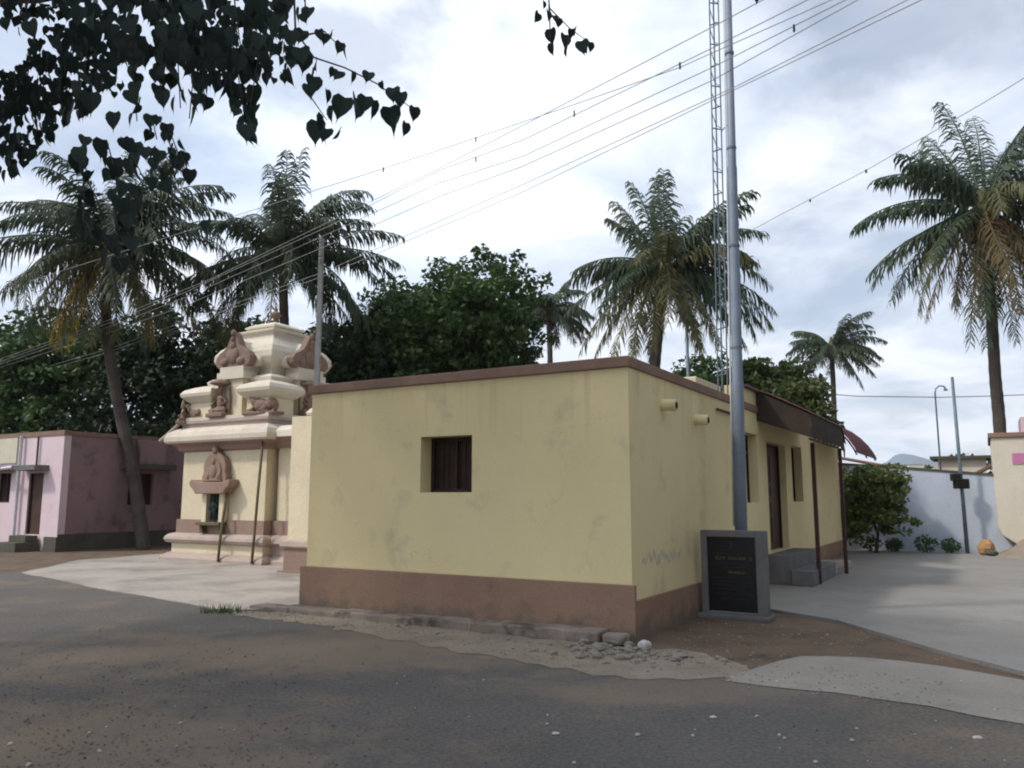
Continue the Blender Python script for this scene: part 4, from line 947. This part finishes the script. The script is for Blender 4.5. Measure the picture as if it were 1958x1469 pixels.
for pts, D_, s in (([(150,150),(150,235)],4.2,.115),([(180,190),(140,215)],4.2,.12),([(222,225),(222,238)],4.0,.10),([(250,90),(262,240)],4.3,.10),([(300,110),(310,200)],4.3,.115),([(340,120),(345,215)],4.2,.115),([(385,100),(392,215)],4.2,.11),([(370,150),(362,235)],4.2,.11),([(455,100),(440,180),(465,230),(486,275)],4.2,.12),([(495,110),(480,200),(482,275)],4.2,.12),([(455,150),(470,250)],4.2,.12),([(300,330),(335,360)],4.1,.10),([(250,300),(275,350),(262,420)],3.8,.10),([(30,-20),(45,40)],6,.1),([(290,230),(300,275)],4.3,.09),([(305,235),(335,310),(352,345)],4.2,.09),([(325,260),(348,320)],4.2,.09),([(345,300),(364,345)],4.2,.09),([(160,270),(165,340),(150,390),(160,430),(200,460),(235,520)],3.7,.115),([(205,280),(230,370),(240,440)],3.7,.115),([(230,270),(300,300),(318,345)],4.0,.10),([(255,380),(225,420),(260,480)],3.7,.10),([(395,430),(402,455)],4.2,.09)):
    strand(pts, D_, s)
for (px, py, s) in ((580,62,.09),(563,95,.10),(582,105,.11),(634,63,.10),(622,68,.08),(660,95,.11),(652,85,.07),(606,120,.11),(600,150,.13),(590,165,.12),(640,135,.09),(652,140,.10),(675,140,.10),(706,142,.12),(728,160,.08),(752,172,.13),(768,180,.12),(792,208,.11),(745,208,.13),(760,225,.12),(776,238,.11),(700,188,.16),(715,195,.14),(680,190,.15),(660,190,.15),(645,185,.14),(625,175,.12),(618,225,.15),(608,235,.13),(625,250,.11),(650,250,.11),(552,115,.11),(575,95,.13),(548,135,.10),(610,60,.07),(635,205,.13)):
    leaf_at(px, py-4, 4.2+rp.uniform(-.12,.12), s, tilt=rp.uniform(.05,.5))
for (px, py, s) in ((1030,25,.10),(1048,20,.09),(1053,55,.12),(1054,82,.11),(1080,66,.12),(1086,84,.13),(1103,50,.09),(1112,78,.13),(1128,80,.10),(1118,84,.12),(1040,2,.07),(1068,35,.08),(1092,55,.10),(1060,30,.08),(1430,-18,.11),(1445,-20,.10),(1438,-25,.11),(1420,-30,.1)):
    leaf_at(px, py, 5.0+rp.uniform(-.1,.1), s*.86, tilt=rp.uniform(0,.4))
for pts, D_ in (([(560,-60),(565,60),(600,110),(660,130),(720,160),(770,195),(800,215)],4.2),([(570,70),(620,60),(650,90)],4.2),([(600,130),(590,180),(625,230)],4.2),([(1046,-90),(1050,15),(1090,55),(1132,85)],5.0),([(1050,10),(1053,90)],5.0),([(1090,55),(1084,95)],5.0),([(1437,-120),(1438,-10)],5.0),([(440,-120),(450,20),(465,120)],4.3),([(300,-120),(300,30),(320,120)],4.4),([(180,-120),(170,60),(160,150)],4.5)):
    MB().tube([at(x, y, D_)-base for x, y in pts], [.007*(1-.7*i/(len(pts)-1)) for i in range(len(pts))], 5).build('twig', M['bark'], PT)
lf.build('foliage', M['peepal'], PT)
# trunk and boughs
bm = MB(); crown_c = Vector((-7.4, 6.2, 9.2)) - base
bm.tube([(0,0,-.1),(.1,.1,1.2),(-.1,.4,2.8),(.1,.9,4.4),(.2,1.6,6.0)], [.62,.50,.45,.42,.34], 14)
for tgt in [(-5.5,8,8.6),(-10,8,9),(-8,11,9.4),(-4,5,8.8),(-11,4,9.5),(-2.8,2.6,7.6),(-6,12,10)]:
    q = Vector(tgt)-base; bm.tube([(.1,.9,4.4),(.1+q.x*.3,.9+q.y*.3,6.0),tuple(q*.75+Vector((0,0,.6))),tuple(q)], [.26,.19,.11,.05], 8)
for (px, py, D_) in ((560,-60,4.2),(1046,-90,5.0),(1437,-120,5.0),(440,-120,4.3),(300,-120,4.4),(180,-120,4.5)):
    q = at(px, py, D_)-base; m0 = Vector((-2.8,2.6,7.6))-base
    bm.tube([tuple(m0), tuple((m0*.5+q*.5)+Vector((0,0,.5))), tuple(q)], [.05,.03,.012], 6)
bm.build('trunk', M['bark'], PT)
# outer crown: clumps spread through the volume
oc = MB(); n_cl = 0
while n_cl < 430:
    v = Vector((rp.gauss(0,1), rp.gauss(0,1), rp.gauss(0,1))).normalized() * rp.random()**.4
    c = Vector((v.x*5.6, v.y*6.0, v.z*2.3)) + crown_c
    pr = proj(c + base)
    if pr and -120 < pr[0] < 2100 and -120 < pr[1] < 1500 and not (pr[0] < 480 and pr[1] < -20) and not (pr[0] < 90 and 120 < pr[1] < 240): continue
    n_cl += 1
    leafquads(oc, c, 70, (.65,.65,.45), .20, rp, up=.5, flat=1.5)
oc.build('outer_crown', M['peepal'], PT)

# ------------------------------------------------------------------ small loose things
protos = []
for i in range(5):
    mb_ = MB(); mb_.ell((0,0,0), (1,1,1), 7, 5)
    mb_.v = [(v[0]*(1+.35*noise.noise(Vector(v)*1.4+Vector((i*5,0,0)))), v[1]*(.8+.35*noise.noise(Vector(v)*1.4+Vector((0,i*5,0)))), v[2]*.6+.35) for v in mb_.v]
    me = bpy.data.meshes.new('rubble_stone'); me.from_pydata(mb_.v, [], mb_.f); me.materials.append(M['rubble']); protos.append(me)
mp = protos[1].copy(); mp.materials.clear(); mp.materials.append(M['pebble'])
def stones(n, fx, lo, hi, name, label, group, mesh=None):
    for i in range(n):
        o = bpy.data.objects.new(name, mesh or rp.choice(protos)); COL.objects.link(o)
        p = fx(); s = lo + (hi-lo)*rp.random()**2.2
        o.location = (p.x, p.y, p.z); o.scale = (s, s, s*rp.uniform(.6,1)); o.rotation_euler = (rp.uniform(-.2,.2), rp.uniform(-.2,.2), rp.uniform(0,6.28))
        tag(o, label, 'stone', group)
def heapx():
    while True:
        x = rp.gauss(.15,.45); y = rp.gauss(-.80,.26)
        if -1.3 < x < 1.6 and -1.6 < y < -.25: return W(x, y, .003)
stones(130, heapx, .020, .078, 'rubble_stone', 'broken stone among the rubble spread before the house corner', 'rubble stones at the house corner')
stones(26, lambda: W(rp.uniform(-3.6,-.2), -.45-rp.random()*.35, .003), .012, .04, 'rubble_stone', 'small stone lying on the sandy strip below the ledge', 'stones below the ledge')
stones(22, lambda: W(rp.uniform(.4,2.4), rp.uniform(-.4,1.6), -.012), .012, .035, 'rubble_stone', 'small stone on the bare soil in front of the plaque', 'stones on the soil by the plaque')
def rd():
    p = onz(rp.uniform(0,1958), rp.uniform(1290,1465)); return Vector((p.x, p.y, .002))
stones(46, rd, .006, .022, 'pebble', 'pale pebble lying on the dark road surface', 'pebbles on the road', mp)
rock('white_stone', 'rounded white stone at the house corner, biggest of the rubble', 'stone', W(.30,-.42,.0), (.075,.07,.06), M['pebble'], 12)
for (px, py, s, lb) in ((1063,1405,.030,'pale flat pebble on the road near the bottom centre'),(1870,1413,.034,'grey flat pebble on the road at the lower right'),(1364,1373,.028,'whitish pebble on the road left of two others, right of centre')):
    p = onz(px, py); rock('flat_pebble', lb, 'pebble', (p.x,p.y,.0), (s,s*.8,s*.35), M['pebble'], int(px))
# leaf litter and grit on the road
m_ = MB()
for _ in range(1900):
    u = rp.random()
    p = onz(rp.uniform(-100,2050), 1180 + 300*rp.random()) if u < .35 else onz(rp.gauss(200,330), 1230+240*rp.random())
    lx, ly = Lc(p)
    if ly > -1.2 and lx > -6: continue
    s = rp.uniform(.006,.020)*(1.0 if p.y > 4.5 else .7); a = rp.uniform(0,6.28); c, q = math.cos(a)*s, math.sin(a)*s; h = rp.uniform(.003,.012)
    m_.add([(p.x-c,p.y-q,.003),(p.x+q*.45,p.y-c*.45,h),(p.x+c,p.y+q,.003+h),(p.x-q*.45,p.y+c*.45,.002)], [(0,1,2,3)])
o = m_.build('leaf_litter', M['litter']); tag(o, 'dry leaf litter scattered over the road', 'litter', kind='stuff')
m_ = MB()
for _ in range(1500):
    x = rp.uniform(-5.6, 3.2); y = -.4 - rp.random()*(.6 + .7*max(0, min(1, (x+4)/4))) if rp.random() < .55 else rp.uniform(-.4, 2.2)
    if y > -.4 and x < .1: continue
    p = W(x, y); s = rp.uniform(.004,.014); z0 = .004 if y < -.4 else -.010
    n0 = len(m_.v); m_.ell((p.x,p.y,z0+s*.4), (s,s*.8,s*.6), 5, 3)
tag(m_.build('gravel', M['rubble']), 'fine gravel along the foot of the house', 'gravel', kind='stuff')

# ------------------------------------------------------------------ hills
def hill(name, D_, x0, x1, h, seed):
    vs = []; fs_ = []; n = 60
    for i in range(n+1):
        x = x0+(x1-x0)*i/n; hh = h(i/n)*(1+.15*noise.noise(Vector((i*.21, seed, 0))))
        vs += [(x, D_, -5), (x, D_+hh*2.2, hh), (x, D_+hh*5+50, -5)]
    for i in range(n):
        a = i*3; fs_ += [(a,a+3,a+4,a+1),(a+1,a+4,a+5,a+2)]
    tag(MB().add(vs, fs_).build(name, M['hill'], smooth=True), kind='structure')
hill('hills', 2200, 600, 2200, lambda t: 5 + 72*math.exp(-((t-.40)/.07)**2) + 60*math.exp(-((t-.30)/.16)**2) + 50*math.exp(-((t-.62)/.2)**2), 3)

hb = MB().box(-3300,3300,-420,3400,-12,420).build('haze', M['hill']); hb['kind'] = 'stuff'; hb.display_type = 'WIRE'
hm = bpy.data.materials.new('haze_air'); hm.use_nodes = True; nn_ = hm.node_tree.nodes; nn_.remove(nn_['Principled BSDF'])
pv = nn_.new('ShaderNodeVolumePrincipled'); pv.inputs['Density'].default_value = .00018; pv.inputs['Color'].default_value = (.92,.95,1,1)
hm.node_tree.links.new(pv.outputs[0], nn_['Material Output'].inputs['Volume']); hb.data.materials[0] = hm
# ------------------------------------------------------------------ light
SUN = Vector((-.96, -.25, 1.10)).normalized()
sd = bpy.data.lights.new('sun', 'SUN'); so = bpy.data.objects.new('sun', sd); COL.objects.link(so)
sd.energy = 2.2; sd.angle = rad(5); sd.color = (1.0, .93, .82)
so.rotation_euler = (-SUN).to_track_quat('-Z', 'Y').to_euler(); so.location = (-20,-5,25)
w = bpy.data.worlds.new('World'); S.world = w; w.use_nodes = True
n = w.node_tree.nodes; l = w.node_tree.links
bg = n['Background']; bg.inputs['Strength'].default_value = .10
sky = n.new('ShaderNodeTexSky'); sky.sky_type = 'NISHITA'; sky.sun_disc = False
sky.sun_elevation = math.asin(SUN.z); sky.sun_rotation = math.atan2(SUN.x, SUN.y) % (2*math.pi)
tc = n.new('ShaderNodeTexCoord')
# cloud layer: directions laid onto a flat deck so clouds compress towards the horizon
sep = n.new('ShaderNodeSeparateXYZ'); l.new(tc.outputs['Generated'], sep.inputs[0])
def mth(op, a, b=None, clamp=False):
    x = n.new('ShaderNodeMath'); x.operation = op; x.use_clamp = clamp
    for k, v in ((0, a), (1, b)):
        if v is None: continue
        if isinstance(v, (int, float)): x.inputs[k].default_value = v
        else: l.new(v, x.inputs[k])
    return x.outputs[0]
zz = mth('ADD', mth('MAXIMUM', sep.outputs['Z'], 0.0), .16)
cmb = n.new('ShaderNodeCombineXYZ'); l.new(mth('DIVIDE', sep.outputs['X'], zz), cmb.inputs[0]); l.new(mth('DIVIDE', sep.outputs['Y'], zz), cmb.inputs[1])
def nzz(sc, det, dist=0.0, off=0.0, rough=.55):
    x = n.new('ShaderNodeTexNoise'); x.inputs['Scale'].default_value = sc; x.inputs['Detail'].default_value = det
    x.inputs['Roughness'].default_value = rough; x.inputs['Distortion'].default_value = dist
    mp_ = n.new('ShaderNodeMapping'); mp_.inputs['Location'].default_value = (off, off*.7, 0); l.new(cmb.outputs[0], mp_.inputs['Vector']); l.new(mp_.outputs[0], x.inputs['Vector'])
    return x.outputs['Fac']
def mr(x, a, b, c=0.0, d=1.0):
    q = n.new('ShaderNodeMapRange'); q.interpolation_type = 'SMOOTHSTEP'
    for k, v in zip(('From Min','From Max','To Min','To Max'), (a,b,c,d)): q.inputs[k].default_value = v
    l.new(x, q.inputs['Value']); return q.outputs['Result']
cover = mr(nzz(1.1, 7, .3, 3.1), .30, .56)
shade = mr(nzz(1.9, 6, .4, 7.7), .33, .66)
# thin bright part of the overcast
dotn = n.new('ShaderNodeVectorMath'); dotn.operation = 'DOT_PRODUCT'; l.new(tc.outputs['Generated'], dotn.inputs[0])
bd = ray(680, 60).normalized(); dotn.inputs[1].default_value = bd
glow = mr(dotn.outputs['Value'], .93, .999, 0, 1)
def dotd(v):
    x = n.new('ShaderNodeVectorMath'); x.operation = 'DOT_PRODUCT'; l.new(tc.outputs['Generated'], x.inputs[0]); x.inputs[1].default_value = v; return x.outputs['Value']
val = mth('ADD', mth('ADD', 7.6, mth('MULTIPLY', shade, 2.6)), mth('MULTIPLY', glow, 3.0))
val = mth('ADD', val, mr(dotd(SUN), .3, .98, 0, 9.0))
val = mth('MULTIPLY', val, mr(dotd(Vector((.80,-.60,0))), -.15, .7, 1.0, .50))
cc = n.new('ShaderNodeMix'); cc.data_type = 'RGBA'; l.new(shade, cc.inputs[0]); cc.inputs[6].default_value = (.80,.92,1.12,1); cc.inputs[7].default_value = (.95,.985,1.05,1)
vm = n.new('ShaderNodeVectorMath'); vm.operation = 'SCALE'; l.new(cc.outputs[2], vm.inputs[0]); l.new(val, vm.inputs['Scale'])
mx = n.new('ShaderNodeMix'); mx.data_type = 'RGBA'; l.new(mth('MAXIMUM', cover, .45), mx.inputs[0]); l.new(sky.outputs[0], mx.inputs[6]); l.new(vm.outputs[0], mx.inputs[7])
l.new(mx.outputs[2], bg.inputs['Color'])

S.render.engine = 'CYCLES'
S.render.resolution_x = 1024; S.render.resolution_y = 768
S.cycles.pixel_filter_type = 'BLACKMAN_HARRIS'; S.cycles.filter_width = 2.0
S.view_settings.view_transform = 'Standard'; S.view_settings.look = 'None'
S.view_settings.gamma = 1; S.view_settings.exposure = 0.3
